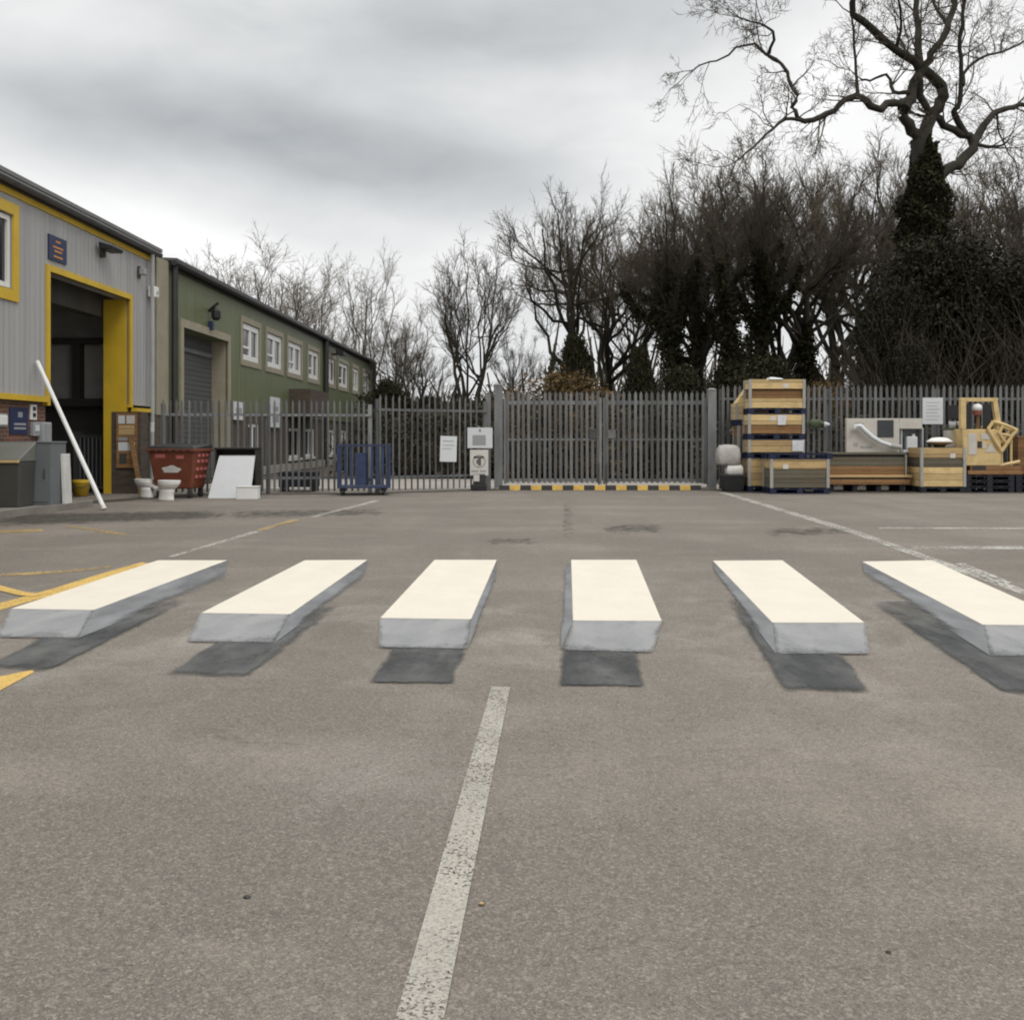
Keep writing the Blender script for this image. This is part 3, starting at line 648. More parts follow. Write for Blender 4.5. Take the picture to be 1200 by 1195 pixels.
# red bin
t = thing('wheelie_bin', 'faded red four wheeled bin with black lid and a white cloud emblem', 'bin', (g3(211,22.75),22.75,0), -.15); t.scale = (.92,.92,.96)
part('body', MB().hexa([(-.48,-.34,.22),(.48,-.34,.22),(.48,.34,.22),(-.48,.34,.22),(-.60,-.46,1.13),(.60,-.46,1.13),(.60,.46,1.13),(-.60,.46,1.13)]), M['bin_red'], t, .04)
part('rim', MB().box(-.64,.64,-.5,.5,1.08,1.15), M['bin_red'], t, .02)
part('lid', MB().hexa([(-.63,-.49,1.153),(.63,-.49,1.153),(.63,.5,1.153),(-.63,.5,1.153),(-.55,-.4,1.22),(.55,-.4,1.22),(.6,.5,1.27),(-.6,.5,1.27)]), M['black'], t, .02)
def on_front(x, z): return (x, -.34-.12*(z-.22)/.91-.006, z)
cl = []
for i in range(28):
    th = i*2*PI/28; r = 1+.12*math.sin(5*th+.6)
    cl.append((-.02+.235*r*math.cos(th), max(.60, .66+.10*r*math.sin(th))))
part('cloud_emblem', MB().poly([on_front(x,z) for x,z in cl]), M['white_dirty'], t)
part('label_strip', MB().quad(on_front(-.42,.94),on_front(-.16,.94),on_front(-.16,1.03),on_front(-.42,1.03)).quad(on_front(.12,.92),on_front(.32,.92),on_front(.32,1.0),on_front(.12,1.0)), M['pink_label'], t)
a = MB()
for i in range(6): a.box(-.5+i*.18,-.4+i*.18,-.508,-.501,1.1,1.13)
part('grip_slots', a, M['black'], t)
for zz in (.5,.68,.86,1.0):
    for yy in (-.2,.02,.24):
        xx = .48+.12*(zz-.22)/.91+.006; part('rib', MB().box(xx-.004,xx+.012,yy-.06,yy+.06,zz-.035,zz+.035), M['pink_label'], t)
for x in (-.4,.4):
    for y in (-.28,.28):
        wq = part('wheel', MB().tube([(x-.03,y,.1),(x+.03,y,.1)],.1,14), M['rubber'], t)
        part('fork', MB().box(x-.05,x-.035,y-.04,y+.04,.08,.23).box(x+.035,x+.05,y-.04,y+.04,.08,.23), M['dark_grey'], wq)

# white board on a dark frame and a small white box
t = thing('dark_cabinet', 'dark open fronted cabinet behind the leaning white board', 'cabinet', (g3(276,22.9),22.9,0))
part('back_panel', MB().box(-.44,.44,.4,.43,0,1.08), M['dark_pipe'], t)
part('side_panel', MB().box(-.48,-.44,0,.43,0,1.08), M['dark_pipe'], t); part('side_panel', MB().box(.44,.48,0,.43,0,1.08), M['dark_pipe'], t)
part('top', MB().box(-.49,.49,-.02,.44,1.081,1.13), M['black'], t, .01); part('shelf', MB().box(-.439,.439,.02,.399,.4,.43), M['dark_pipe'], t)
t = thing('white_board', 'large white board leaning back between the red bin and the fence', 'board', (g3(268,22.45),22.45,0))
part('sheet', MB().hexa([(-.47,.02,0),(.47,.02,0),(.47,.06,0),(-.47,.06,0),(-.32,.37,.93),(.49,.37,.93),(.49,.41,.93),(-.32,.41,.93)]), M['sign_white'], t)
part('edge_trim', MB().hexa([(-.32,.37,.931),(.49,.37,.931),(.49,.41,.931),(-.32,.41,.931),(-.316,.378,.95),(.494,.378,.95),(.494,.418,.95),(-.316,.418,.95)]), M['silver'], t)
t = thing('white_box', 'small low white box on the ground in front of the white board', 'box', (g3(291,22.1),22.1,0))
part('body', MB().box(-.23,.23,-.15,.15,0,.26), M['white_pvc'], t, .015); part('lid', MB().box(-.24,.24,-.16,.16,.262,.29), M['white_dirty'], t, .01)

# ------------------------------------------------------------------ palisade fencing
def picket_mesh(h, w, name):
    xs = [-w/2,-w/4,0,w/4,w/2]; ys = [0,-.022,-.008,-.022,0]; top = [h-.09,h-.05,h,h-.05,h-.09]
    mb = MB(); n = 5
    for off in (0,.006):
        for i in range(n): mb.v += [(xs[i],ys[i]+off,0),(xs[i],ys[i]+off,top[i])]
    for i in range(n-1):
        mb.f.append((2*i,2*i+2,2*i+3,2*i+1)); mb.f.append((10+2*i,10+2*i+1,10+2*i+3,10+2*i+2)); mb.f.append((2*i+1,2*i+3,10+2*i+3,10+2*i+1))
    mb.f.append((0,1,11,10)); mb.f.append((8,18,19,9))
    return mb.mesh(name, M['galv'])
PK = {}
def fence(label, p0, p1, h, pitch=.15, w=.07, post_every=2.75, z0=.06, skip=None, group='palisade fencing', name='palisade_fence', end_post=True):
    v = Vector((p1[0]-p0[0], p1[1]-p0[1], 0)); L = v.length; rz = math.atan2(v.y, v.x)
    t = thing(name, label, 'fence', (p0[0],p0[1],0), rz, group)
    key = (h, w)
    if key not in PK: PK[key] = picket_mesh(h-z0, w, 'picket')
    n = int((L-.1)/pitch)
    for i in range(n):
        x = .08 + i*pitch
        if skip and skip(x): continue
        o = link('picket', PK[key], t); o.location = (x, -.012, z0); o.rotation_euler = (rnd.uniform(-.006,.006), rnd.uniform(-.008,.008), rnd.uniform(-.05,.05))
    for z in (.38, h-.38): part('rail', MB().box(.02,L-.02,.0,.045,z-.03,z+.03), M['galv'], t)
    m = max(1, round(L/post_every))
    for i in range(m + (1 if end_post else 0)):
        x = min(max(i*L/m, .05), L-.05)
        part('post', MB().box(x-.05,x+.05,.047,.13,0,h-.12), M['galv'], t)
    return t
GY = 26.3
gx0, gx1 = g3(585,GY), g3(834,GY)
mid = g3(706,GY)
P1 = (g3(436,24.5),24.5)
fence('grey palisade fence in front of the green building, behind the red bin', (g3(188,23.75),23.75), P1, 2.28, .142, .052)
fence('grey palisade fence between the blue cage and the gate, carrying a white notice', (P1[0]+.12,P1[1]+.04), (g3(572,GY-.1),GY-.1), 2.42, .17, .048)
fence('grey palisade fence right of the gate, behind the stacked crates', (gx1+.28,26.62), (14.2,26.62), 2.76, .15)
def gatepost(label, x, h, w):
    t = thing('gate_post', label, 'gate post', (x,GY+.02,0), 0, 'steel gate posts')
    part('post', MB().box(-w/2,w/2,-w/2,w/2,0,h), M['galv'], t, .008)
    part('cap', MB().hexa([(-w/2-.012,-w/2-.012,h+.001),(w/2+.012,-w/2-.012,h+.001),(w/2+.012,w/2+.012,h+.001),(-w/2-.012,w/2+.012,h+.001),(-.05,-.05,h+.05),(.05,-.05,h+.05),(.05,.05,h+.05),(-.05,.05,h+.05)]), M['galv'], t)
    for z in (.5,h-.5): part('hinge', MB().tube([(w/2+.0,-.06,z-.06),(w/2+.0,-.06,z+.06)],.025,8) if x < 0 else MB().tube([(-w/2,-.06,z-.06),(-w/2,-.06,z+.06)],.025,8), M['dark_grey'], t)
gatepost('thick grey steel post at the left end of the double gate', gx0-.02, 2.72, .22)
gatepost('thick grey steel post between the double gate and the stacked crates', gx1+.0, 2.6, .22)
t = thing('gate_post', 'slimmer grey steel post beside the left gate post', 'gate post', (gx0-.28,GY+.05,0), 0, 'steel gate posts')
part('post', MB().box(-.06,.06,-.06,.06,0,2.5), M['galv'], t); part('cap', MB().box(-.065,.065,-.065,.065,2.501,2.52), M['dark_grey'], t)
def gate(label, x0, x1, lock):
    t = thing('palisade_gate', label, 'gate', (x0,GY,0), 0, 'double gate leaves'); L = x1-x0; h = 2.58
    if (h,.075) not in PK: PK[(h,.075)] = picket_mesh(h-.17, .075, 'picket')
    n = 18
    for i in range(n):
        o = link('picket', PK[(h,.075)], t); o.location = (.1+i*(L-.2)/(n-1), -.012, .17); o.rotation_euler = (0, rnd.uniform(-.005,.005), rnd.uniform(-.04,.04))
    part('frame', MB().box(.0,.06,0,.06,.14,2.4).box(L-.06,L,0,.06,.14,2.4).box(.06,L-.06,0,.06,2.22,2.32).box(.06,L-.06,0,.06,.2,.28).box(.06,L-.06,.01,.05,1.28,1.33), M['galv'], t)
    lx = L-.22 if lock else .22
    part('lock_box', frame_box(MB(), lx-.1,lx+.1,1.34,1.56,.025,-.05,-.03).box(lx-.075,lx+.075,-.04,-.03,1.365,1.535) , M['galv'] if not lock else M['dark_grey'], t)
    part('drop_bolt', MB().tube([(L-.08 if lock else .08,-.05,.03),(L-.08 if lock else .08,-.05,.7)],.014,8), M['dark_grey'], t)
    return t
gate('left leaf of the grey palisade double gate with a dark lock box', gx0+.12, mid-.02, True)
gate('right leaf of the grey palisade double gate', mid+.02, gx1-.13, False)
# sill and striped kerb
structure('gate_sill', MB().box(gx0-.1, gx1+.1, GY-.12, GY+.45, .0, .055), M['concrete'])
t = thing('speed_kerb', 'low black and yellow striped rubber kerb along the foot of the gate', 'kerb', (gx0,GY-.32,0))
Lk = gx1-gx0-.35; nb = 19
for i in range(nb):
    x = i*Lk/nb
    part('segment', MB().hexa([(x+.003,-.1,.0),(x+Lk/nb-.003,-.1,0),(x+Lk/nb-.003,.1,0),(x+.003,.1,0),(x+.003,-.075,.12),(x+Lk/nb-.003,-.075,.12),(x+Lk/nb-.003,.08,.12),(x+.003,.08,.12)]), M['kerb_yellow'] if i % 2 else M['rubber'], t)

# signs on the fence and gate post
def fsign(name, label, px, y0, y1, w, Y, m, cat='sign'):
    z1 = H-(y0-HY)/F*Y; z0 = H-(y1-HY)/F*Y
    t = thing(name, label, cat, (g3(px,Y),Y,z0))
    part('sign_plate', MB().box(-w/2,w/2,-.008,0,0,z1-z0), M[m], t)
    return t, z1-z0
t, hh = fsign('notice', 'blank looking white notice tied to the fence left of the gate', 525, 511, 541, .44, 25.27, 'sign_white')
part('print', MB().box(-.16,.14,-.011,-.0085,hh-.14,hh-.11).box(-.16,.16,-.011,-.0085,hh-.24,hh-.22).box(-.16,.1,-.011,-.0085,hh-.33,hh-.31), M['sign_grey' if False else 'silver'], t)
t.rotation_euler = (0,.03,.4)
SY = 25.75
t = thing('sign_stand', 'dark base and post carrying two white signs beside the gate', 'sign stand', (g3(561,SY),SY+.06,0))
part('base', MB().box(-.2,.2,-.2,.2,0,.16), M['black'], t, .02); part('drum', MB().box(-.14,.17,-.14,.16,.161,.42), M['dark_pipe'], t, .02); part('label_patch', MB().box(-.13,.02,-.146,-.1405,.24,.41), M['sign_cream'], t); part('post', MB().box(-.03,.03,-.03,.03,.42,1.66), M['galv'], t)
t, hh = fsign('sign', 'wide white sign with a grey printed panel above another sign', 562.5, 501, 525, .64, SY, 'sign_white')
part('print', MB().box(-.19,.15,-.012,-.0085,.07,.33), M['sign_grey'], t); part('fixing', MB().box(-.02,.02,-.014,-.0085,.42,.48), M['sign_dark'], t)
t, hh = fsign('sign', 'square warning sign with a dark round emblem beneath the wide sign', 561.5, 527, 557, .47, SY, 'sign_cream')
part('ring', MB().loft([[(r*math.cos(i*PI/12),yy,.36+r*math.sin(i*PI/12)) for i in range(24)] for r, yy in ((.17,-.009),(.17,-.013),(.135,-.013),(.135,-.009))], False), M['strap'], t)
part('emblem', MB().box(-.14,.12,-.013,-.0085,.44,.49).box(-.03,.05,-.0135,-.009,.25,.44).box(-.07,-.02,-.013,-.0085,.3,.4), M['sign_dark'], t)
part('print', MB().box(-.2,-.02,-.012,-.0085,.09,.13).box(.02,.18,-.012,-.0085,.09,.13), M['sign_grey'], t)
t, hh = fsign('notice', 'white notice on the right fence above the crates', 1093, 466, 497, .54, 26.58, 'sign_white')
a = MB()
for i in range(6): a.box(-.18,.18-.05*(i%2),-.011,-.0085,hh-.14-i*.09,hh-.12-i*.09)
part('print', a, M['silver'], t)
t = thing('black_panel', 'small black panel fixed on the fence beside the white notice', 'panel', (g3(1121,26.58),26.58,1.85)); part('plate', MB().box(-.24,.24,-.02,0,0,.36), M['black'], t); part('bracket', MB().box(-.2,-.17,0,.03,.1,.2), M['galv'], t); part('bracket', MB().box(.17,.2,0,.03,.1,.2), M['galv'], t)

# blue cage trolley
t = thing('cage_trolley', 'dark blue slatted cage trolley parked at the corner of the fence', 'trolley', (g3(427,23.9),23.9,0), .12)
a = MB()
for i in range(10):
    if i in (3,4): continue
    a.box(-.57+i*.122,-.57+i*.122+.06,-.42,-.40,.24,1.14)
a.box(-.21,.1,-.42,-.405,.24,1.0)
part('front_slats', a, M['blue_steel'], t)
a = MB()
for i in range(8): a.box(.59,.61,-.37+i*.1,-.37+i*.1+.05,.24,1.14).box(-.61,-.59,-.37+i*.1,-.37+i*.1+.05,.24,1.14)
part('side_slats', a, M['blue_steel'], t)
part('frame', frame_box(MB(), -.62,.62,.17,1.2,.05,-.44,-.39).box(.57,.62,-.39,.42,1.15,1.2).box(-.62,-.57,-.39,.42,1.15,1.2).box(-.62,.62,-.39,.42,.171,.22).box(-.62,-.57,.37,.42,.22,1.15).box(.57,.62,.37,.42,.22,1.15), M['blue_steel'], t)
for x in (-.5,.45):
    for y in (-.33,.33):
        wq = part('castor', MB().tube([(x-.03,y,.085),(x+.03,y,.085)],.085,12), M['rubber'], t)
        part('fork', MB().box(x-.055,x-.035,y-.04,y+.04,.07,.17).box(x+.035,x+.055,y-.04,y+.04,.07,.17), M['black'], wq)
# dark blue low stillage behind fence
t = thing('stillage', 'low dark stillage on the ground behind the left fence', 'stillage', (g3(351,25.4),25.4,0))
part('tray', MB().box(-.45,.45,-.35,.35,.12,.5), M['pallet_dark'], t, .01)
for x in (-.38,.38):
    for y in (-.28,.28): part('leg', MB().box(x-.05,x+.05,y-.05,y+.05,0,.119), M['black'], t)

# ------------------------------------------------------------------ crates and pallets on the right
def pallet(label, x, y, z, w, d, h=.144, m='pallet_blue', rz=0):
    t = thing('pallet', label, 'pallet', (x,y,z), rz, 'blue wooden pallets')
    a = MB()
    for i in range(5): a.box(-w/2+i*(w-.1)/4,-w/2+i*(w-.1)/4+.1,-d/2,d/2,h-.022,h)
    part('deck', a, M[m], t)
    a = MB()
    for i in range(3):
        for j in range(3):
            cx = -w/2+.07+i*(w-.14)/2; cy = -d/2+.05+j*(d-.1)/2; a.box(cx-.07,cx+.07,cy-.05,cy+.05,.022,h-.044)
    for j in range(3):
        cy = -d/2+.05+j*(d-.1)/2; a.box(-w/2,w/2,cy-.05,cy+.05,h-.043,h-.0225)
    part('blocks', a, M[m], t)
    a = MB()
    for j in range(3):
        cy = -d/2+.05+j*(d-.1)/2; a.box(-w/2,w/2,cy-.05,cy+.05,0,.0215)
    part('runners', a, M[m], t)
    return t
def crate(label, x, y, z, w, d, h, bands, rz=0, wrap=True, film=None, side='brown_wood', tapered=False):
    """bands: list of (z0 fraction, z1 fraction, material, inset)"""
    t = thing('crate', label, 'crate', (x,y,z), rz, 'plywood crates on pallets')
    zi = [b for b in bands]
    for z0, z1, mm, ins in zi:
        c = .0 
        part('panel', MB().box(-w/2+.02+ins,w/2-.02-ins*.3,-d/2+.012+ins,d/2-.01,z0*h+.002,z1*h-.002), M[mm], t, .006)
    if wrap:
        for sx in (-1,1):
            o = MB(); x0 = sx*(w/2-.03)
            o.box(x0-.035,x0+.035,-d/2-.004,-d/2+.05,0,h)
            part('corner_post', o, M['strap'], t)
        part('corner_post', MB().box(-w/2-.004,-w/2+.05,d/2-.07,d/2,0,h), M['strap'], t)
    if h > .4:
        rr_ = random.Random(label); u0 = rr_.uniform(-.3,.2)*w; v0 = rr_.uniform(.72,.8)*h
        part('label_paper', MB().box(u0,u0+.13,-d/2+.006,-d/2+.010,v0-.05,v0+.06), M['sign_cream'], t)
    if film:
        x0, x1, z0, z1 = film
        part('film', MB().hexa([(x0*w,-d/2-.012,z0*h),(x1*w,-d/2-.012,z0*h),(x1*w,-d/2-.002,z0*h),(x0*w,-d/2-.002,z0*h),(x0*w+.12,-d/2-.03,z1*h),(x1*w+.02,-d/2-.03,z1*h),(x1*w,-d/2-.002,z1*h),(x0*w,-d/2-.002,z1*h)]), M['film'], t)
    return t
AY, AD = 25.06, .62
ax = (g3(877,AY)+g3(943,AY))/2; aw = g3(943,AY)-g3(877,AY); ac = AY+AD/2
pallet('blue pallet at the foot of the tall crate stack', ax, ac, 0, aw, AD)
crate('tan crate at the bottom of the tall stack, half hidden by the front crate', ax, ac, .146, aw, AD, .69, [(0,1,'ply',0)])
pallet('blue pallet under the thin crate in the tall stack', ax+.02, ac, .838, aw+.06, AD)
crate('thin tan crate in the tall stack with white film at its right end', ax, ac, .984, aw, AD, .32, [(0,1,'ply',0)], film=(.28,.47,.1,.95))
pallet('blue pallet third up in the tall stack', ax, ac, 1.306, aw, AD)
crate('tan and brown crate with white film, second from the top of the tall stack', ax, ac, 1.452, aw, AD, .49, [(0,.45,'rust_wood',.015),(.45,1,'ply_bright',0)], film=(.02,.16,.45,.95))
pallet('topmost blue pallet of the tall stack', ax+.03, ac, 1.944, aw+.04, AD)
tp = crate('open slatted plywood crate on top of the tall stack', ax+.02, ac, 2.09, aw, AD, .72, [(0,.34,'ply_bright',0),(.34,.66,'brown_wood',.05),(.66,1,'ply_bright',0)])
part('film', MB().hexa([(-.2,-.33,.721),(.15,-.33,.721),(.15,.1,.721),(-.2,.1,.721),(-.16,-.28,.78),(.1,-.28,.75),(.1,.05,.75),(-.16,.05,.77)]), M['film'], tp)
# stack behind
BY = 25.75; bx = g3(864,BY)+.66; bc = BY+.3
pallet('blue pallet at the foot of the rear crate stack', bx, bc, 0, 1.3, .6)
crate('tan crate at the bottom of the rear stack', bx, bc, .146, 1.3, .6, .64, [(0,1,'ply',0)])
pallet('blue pallet on the bottom crate of the rear stack', bx, bc, .788, 1.3, .6)
crate('weathered grey crate second in the rear stack', bx, bc, .934, 1.3, .6, .44, [(0,1,'grey_wood',0)])
crate('tan crate third in the rear stack', bx, bc, 1.376, 1.3, .6, .29, [(0,1,'rust_wood',0)])
pallet('upper blue pallet of the rear stack', bx-.02, bc, 1.668, 1.36, .6)
crate('pale tan crate on top of the rear stack, showing left of the tall stack', bx-.02, bc, 1.814, 1.36, .6, .42, [(0,1,'ply_bright',0)])
t = thing('timber_brace', 'short slanting tan board on the rear crate stack', 'board', (bx-.2,bc,2.236)); part('board', MB().hexa([(-.46,-.2,0),(-.30,-.2,0),(-.30,.2,0),(-.46,.2,0),(-.16,-.2,.42),(.1,-.2,.42),(.1,.2,.42),(-.16,.2,.42)]), M['ply_bright'], t); part('end_cap', MB().box(-.15,.09,-.19,.19,.421,.44), M['ply'], t)
# front crate
FY, FD = 24.15, .8
fx = (g3(903,FY)+g3(972,FY))/2; fw = g3(972,FY)-g3(903,FY); fc = FY+FD/2
pallet('blue pallet under the front crate', fx, fc, 0, fw, FD)
crate('front crate of grey boards with a tan top board', fx, fc, .146, fw, FD, .69, [(0,.33,'grey_wood',.01),(.33,.66,'grey_wood',.01),(.66,1,'ply',0)])
pallet('loose blue pallet lying on the front crate', fx+.03, fc, .838, fw+.1, FD)
# black tub with white sacks
t = thing('tub', 'black plastic tub between the gate post and the crates', 'tub', (g3(858,25.4),25.4,0)); part('body', MB().hexa([(-.22,-.22,0),(.24,-.22,0),(.24,.22,0),(-.22,.22,0),(-.27,-.26,.38),(.29,-.26,.38),(.29,.26,.38),(-.27,.26,.38)]), M['black'], t, .02)
part('rim', frame_box(MB(),0,0,0,0,0,0,0).box(-.285,.305,-.275,.275,.381,.41), M['rubber'], t)
def sack(label, loc, sx, sy, sz, mm, seed):
    r = random.Random(seed); rings = []
    for k, (z, q) in enumerate(((0,.8),(.12,1),(.5,1.02),(.85,.95),(1,.7))):
        rings.append([(sx*q*math.copysign(abs(math.cos(t_))**.35, math.cos(t_))*(1+r.uniform(-.06,.06)), sy*q*math.copysign(abs(math.sin(t_))**.35, math.sin(t_))*(1+r.uniform(-.06,.06)), z*sz+r.uniform(-.02,.02)*(0<k)) for t_ in [i*2*PI/20 for i in range(20)]])
    return single('sack', MB().loft(rings), M[mm], label, 'sack', loc, 0, 'white sacks on the tub', 0, True)
sack('lumpy off white sack lying on the black tub', (g3(860,25.4),25.4,.409), .22, .2, .26, 'white_dirty', 3)
sack('pale square grey white sack at the top of the pile beside the gate post', (g3(853,25.4),25.4,.662), .285, .2, .5, 'sack_grey', 5)
# small green and white thing tied on the fence
t = thing('bag', 'crumpled green bag with a white end caught on the fence beside the crates', 'bag', (g3(958,26.5),26.52,1.62), 0)
r = random.Random(4); rings = []
for k, x in enumerate((-.3,-.24,-.1,.05,.18,.22)): rings.append([(x+r.uniform(-.03,.03), .06*q*math.cos(i*PI/6)-.03, .2+(.2-.12*(x+.3))*q*math.sin(i*PI/6)+r.uniform(-.03,.03)) for i in range(12) for q in [(.4,.9,1,.8,.6,.3)[k]]])
part('bag_body', MB().loft(rings), M['moss_green'], t); part('bag_end', MB().loft([[(p[0]+.2, p[1]*.9-.02, p[2]*.8-.02) for p in rq] for rq in rings[3:]]), M['sign_white'], t); t.scale = (.72,.8,.6)
# long timber bench-like stillage
TY, TD = 25.2, .8
x0, x1 = g3(970,TY), g3(1062,TY); tw = x1-x0
t = thing('timber_stillage', 'long low stillage of grey and reddish brown timbers between the crates', 'stillage', (x0,TY,0))
part('top_board', MB().box(0,tw,-.02,TD,.93,.98), M['grey_wood'], t, .006)
part('upper_panel', MB().box(.02,tw-.02,.02,TD-.02,.64,.87), M['grey_wood'], t)
part('slot_lining', MB().box(.03,tw-.03,.06,TD-.03,.871,.929), M['black'], t)
part('lower_panel', MB().box(.02,tw-.04,.01,TD-.02,.42,.638), M['rust_wood'], t)
part('ledge', MB().box(0,tw+.12,-.08,TD,.36,.418), M['ply'], t, .006)
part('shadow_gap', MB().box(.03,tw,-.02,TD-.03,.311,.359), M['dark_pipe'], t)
part('bottom_board', MB().box(0,tw+.08,-.05,TD,.18,.31), M['rust_wood'], t, .006)
part('end_post', MB().box(tw-.03,tw+.0,-.03,.05,.42,.93), M['strap'], t)
for i in range(4): part('bearer', MB().box(.1+i*(tw-.2)/3-.06,.1+i*(tw-.2)/3+.06,0,TD-.05,0,.179), M['pallet_dark'], t)
# pale panel on it with a slate screen
t = thing('panel', 'pale cream panel with a slate grey square standing on the long stillage', 'panel', (x0,25.55,.982))
q0, q1 = g3(992,25.55)-x0, g3(1054,25.55)-x0; q2 = g3(1081,25.55)-x0
hp = .86
part('board', MB().box(q0,q1,0,.12,0,hp), M['panel_pale'], t, .008)
part('top_board', MB().box(q1+.002,q2,0,.12,hp-.26,hp), M['panel_pale'], t, .008)
part('screen', MB().box(g3(1028,25.55)-x0,g3(1047,25.55)-x0,-.02,-.002,.38,.82), M['slate'], t, .008)
a = MB()
for xx,zz,ww,hh in ((.17,.14,.12,.1),(.35,.1,.3,.06),(.22,.72,.22,.03)): a.box(q0+xx,q0+xx+ww,-.004,-.001,zz,zz+hh)
part('stain', a, M['strap'], t)
cv = [(1001,506),(1003,499),(1008,499),(1014,505),(1022,512),(1032,518),(1044,522),(1056,524)]
yy = 25.42
t = thing('hose', 'thick white curved pipe lying against the pale panel', 'pipe', (g3(1030,yy),yy,0))
pts = [(g3(px,yy)-g3(1030,yy),0,max(H-(py-HY)/F*yy, 1.04)) for px, py in cv]
part('pipe', MB().tube(pts,[.04,.055,.06,.06,.06,.055,.05,.05],10), M['sign_white'], t, 0, True); part('collar', MB().tube([pts[-2],pts[-1]],.065,10), M['strap'], t)
# crate with basin
CY_, CD = 24.75, 1.0
x0, x1 = g3(1079,CY_), g3(1132,CY_); cw = x1-x0; cxm = (x0+x1)/2
pallet('dark blue pallet under the tan crate with the basin', cxm, CY_+CD/2, 0, cw, CD, .144, 'pallet_dark')
crate('tan crate with a grey middle band carrying a white basin', cxm, CY_+CD/2, .146, cw, CD, .96, [(0,.5,'ply_bright',0),(.5,.74,'grey_wood',.015),(.74,1,'ply',0)])
t = thing('basin', 'white oval basin with a brown underside on the tan crate', 'basin', (g3(1101,25.0),25.0,1.108))
def el(z, a_, b_): return [(a_*math.cos(i*PI/12), b_*math.sin(i*PI/12), z) for i in range(24)]
part('foot', MB().loft([el(0,.12,.1),el(.07,.16,.13)]), M['dark_pipe'], t); part('underside', MB().loft([el(.071,.2,.15),el(.13,.34,.22)]), M['rust_wood'], t, 0, True)
part('bowl', MB().loft([el(.131,.33,.215),el(.17,.31,.2),el(.235,.2,.14),el(.255,.08,.06)]), M['ceramic'], t, 0, True)
t = thing('silver_box', 'open silver grey box left of the basin on the tan crate', 'box', (g3(1069,25.62),25.62,0.984))
part('back_panel', MB().box(-.27,.27,.2,.22,0,.58), M['cab_grey'], t); part('side_panel', MB().box(-.29,-.25,0,.199,0,.58), M['silver'], t); part('side_panel', MB().box(.25,.29,0,.199,0,.58), M['silver'], t); part('top', MB().box(-.29,.29,0,.22,.581,.62), M['silver'], t); part('base', MB().box(-.249,.249,-.06,.199,0,.06), M['sign_white'], t)
t = thing('jerrycan', 'white plastic container standing inside the silver grey box', 'container', (g3(1068,25.68),25.70,1.046)); part('body', MB().box(-.14,.14,-.09,.09,0,.34), M['sign_white'], t, .03); part('cap', MB().tube([(.06,0,.341),(.06,0,.4)],.04,10), M['white_pvc'], t)
# the silver box and container rest on the stillage end; a bracket board bridges to the crate
t = thing('white_carton', 'white carton with a green lid behind the basin', 'carton', (g3(1120,25.5),25.5,1.108)); part('body', MB().box(-.25,.25,-.15,.15,0,.44), M['panel_pale'], t, .01); part('lid', MB().box(-.26,.26,-.16,.16,.442,.485), M['moss_green'], t, .005)
for i, (px, lab) in enumerate(((1116,'left white pot on the green lidded carton'),(1126,'right white pot on the green lidded carton, nearer the yellow frame'))):
    t = thing('pot', lab, 'pot', (g3(px,25.5),25.5,1.595), 0, 'white pots on the carton')
    part('body', MB().loft([[(r_*math.cos(j*PI/8), r_*math.sin(j*PI/8), z) for j in range(16)] for z, r_ in ((0,.06),(.1,.085),(.15,.085))]), M['sign_white'], t, 0, True); part('rim', MB().loft([[(r_*math.cos(j*PI/8), r_*math.sin(j*PI/8), z) for j in range(16)] for z, r_ in ((.151,.092),(.17,.092))]), M['white_pvc'], t)

# tan machine frame on dark pallets
MY = 24.75; mx = g3(1153,MY)
for i in range(2):
    for j in range(3):
        pallet(('bottom','middle','top')[j]+(' dark pallet of the stack directly under the tan machine frame',' dark pallet of the stack at the right edge of the picture')[i], mx+.15+i*1.25, MY+.5, j*.146, 1.2, 1.0, .144, 'pallet_dark')
t = thing('machine_frame', 'tan yellow machine frame with upright hoop and tilted arm on dark pallets', 'machine', (mx,MY+.12,.44))
def mz(y): return H-(y-HY)/F*MY-.44
def mxx(p): return g3(p,MY)-mx
part('sled', MB().box(mxx(1136),mxx(1200),-.05,.7,0,.10).box(mxx(1140),mxx(1200),.0,.65,.10,.22), M['rust_wood'], t, .01)
part('body', MB().hexa([(mxx(1133),0,.22),(mxx(1176),0,.22),(mxx(1176),.6,.22),(mxx(1133),.6,.22),(mxx(1130),0,mz(503)),(mxx(1176),0,mz(503)),(mxx(1176),.6,mz(503)),(mxx(1130),.6,mz(503))]), M['plant_yellow'], t, .02)
for a0,a1,b0,b1 in ((1137,1147,508,533),(1152,1164,508,515),(1154,1158,518,526),):
    part('side_panel', MB().box(mxx(a0),mxx(a1),-.012,-.002,mz(b1),mz(b0)), M['panel_pale'], t, .004)
part('triangle_plate', MB().prism([(mxx(1157),-.012,mz(530)),(mxx(1170),-.012,mz(530)),(mxx(1164),-.012,mz(519))],(0,.01,0)), M['panel_pale'], t)
part('opening', MB().box(mxx(1148),mxx(1153),-.010,-.002,mz(525),mz(517)).box(mxx(1142),mxx(1158),-.010,-.002,mz(551),mz(546)), M['dark_pipe'], t)
part('hoop', MB().box(mxx(1128.5),mxx(1135),.0,.12,mz(503)+.002,mz(466)).hexa([(mxx(1171),0,mz(503)+.002),(mxx(1177),0,mz(503)+.002),(mxx(1177),.12,mz(503)+.002),(mxx(1171),.12,mz(503)+.002),(mxx(1166.5),0,mz(470.5)),(mxx(1172.5),0,mz(470.5)),(mxx(1172.5),.12,mz(470.5)),(mxx(1166.5),.12,mz(470.5))]).box(mxx(1135),mxx(1172.5),.001,.119,mz(470.5),mz(466)), M['plant_yellow'], t, .01)
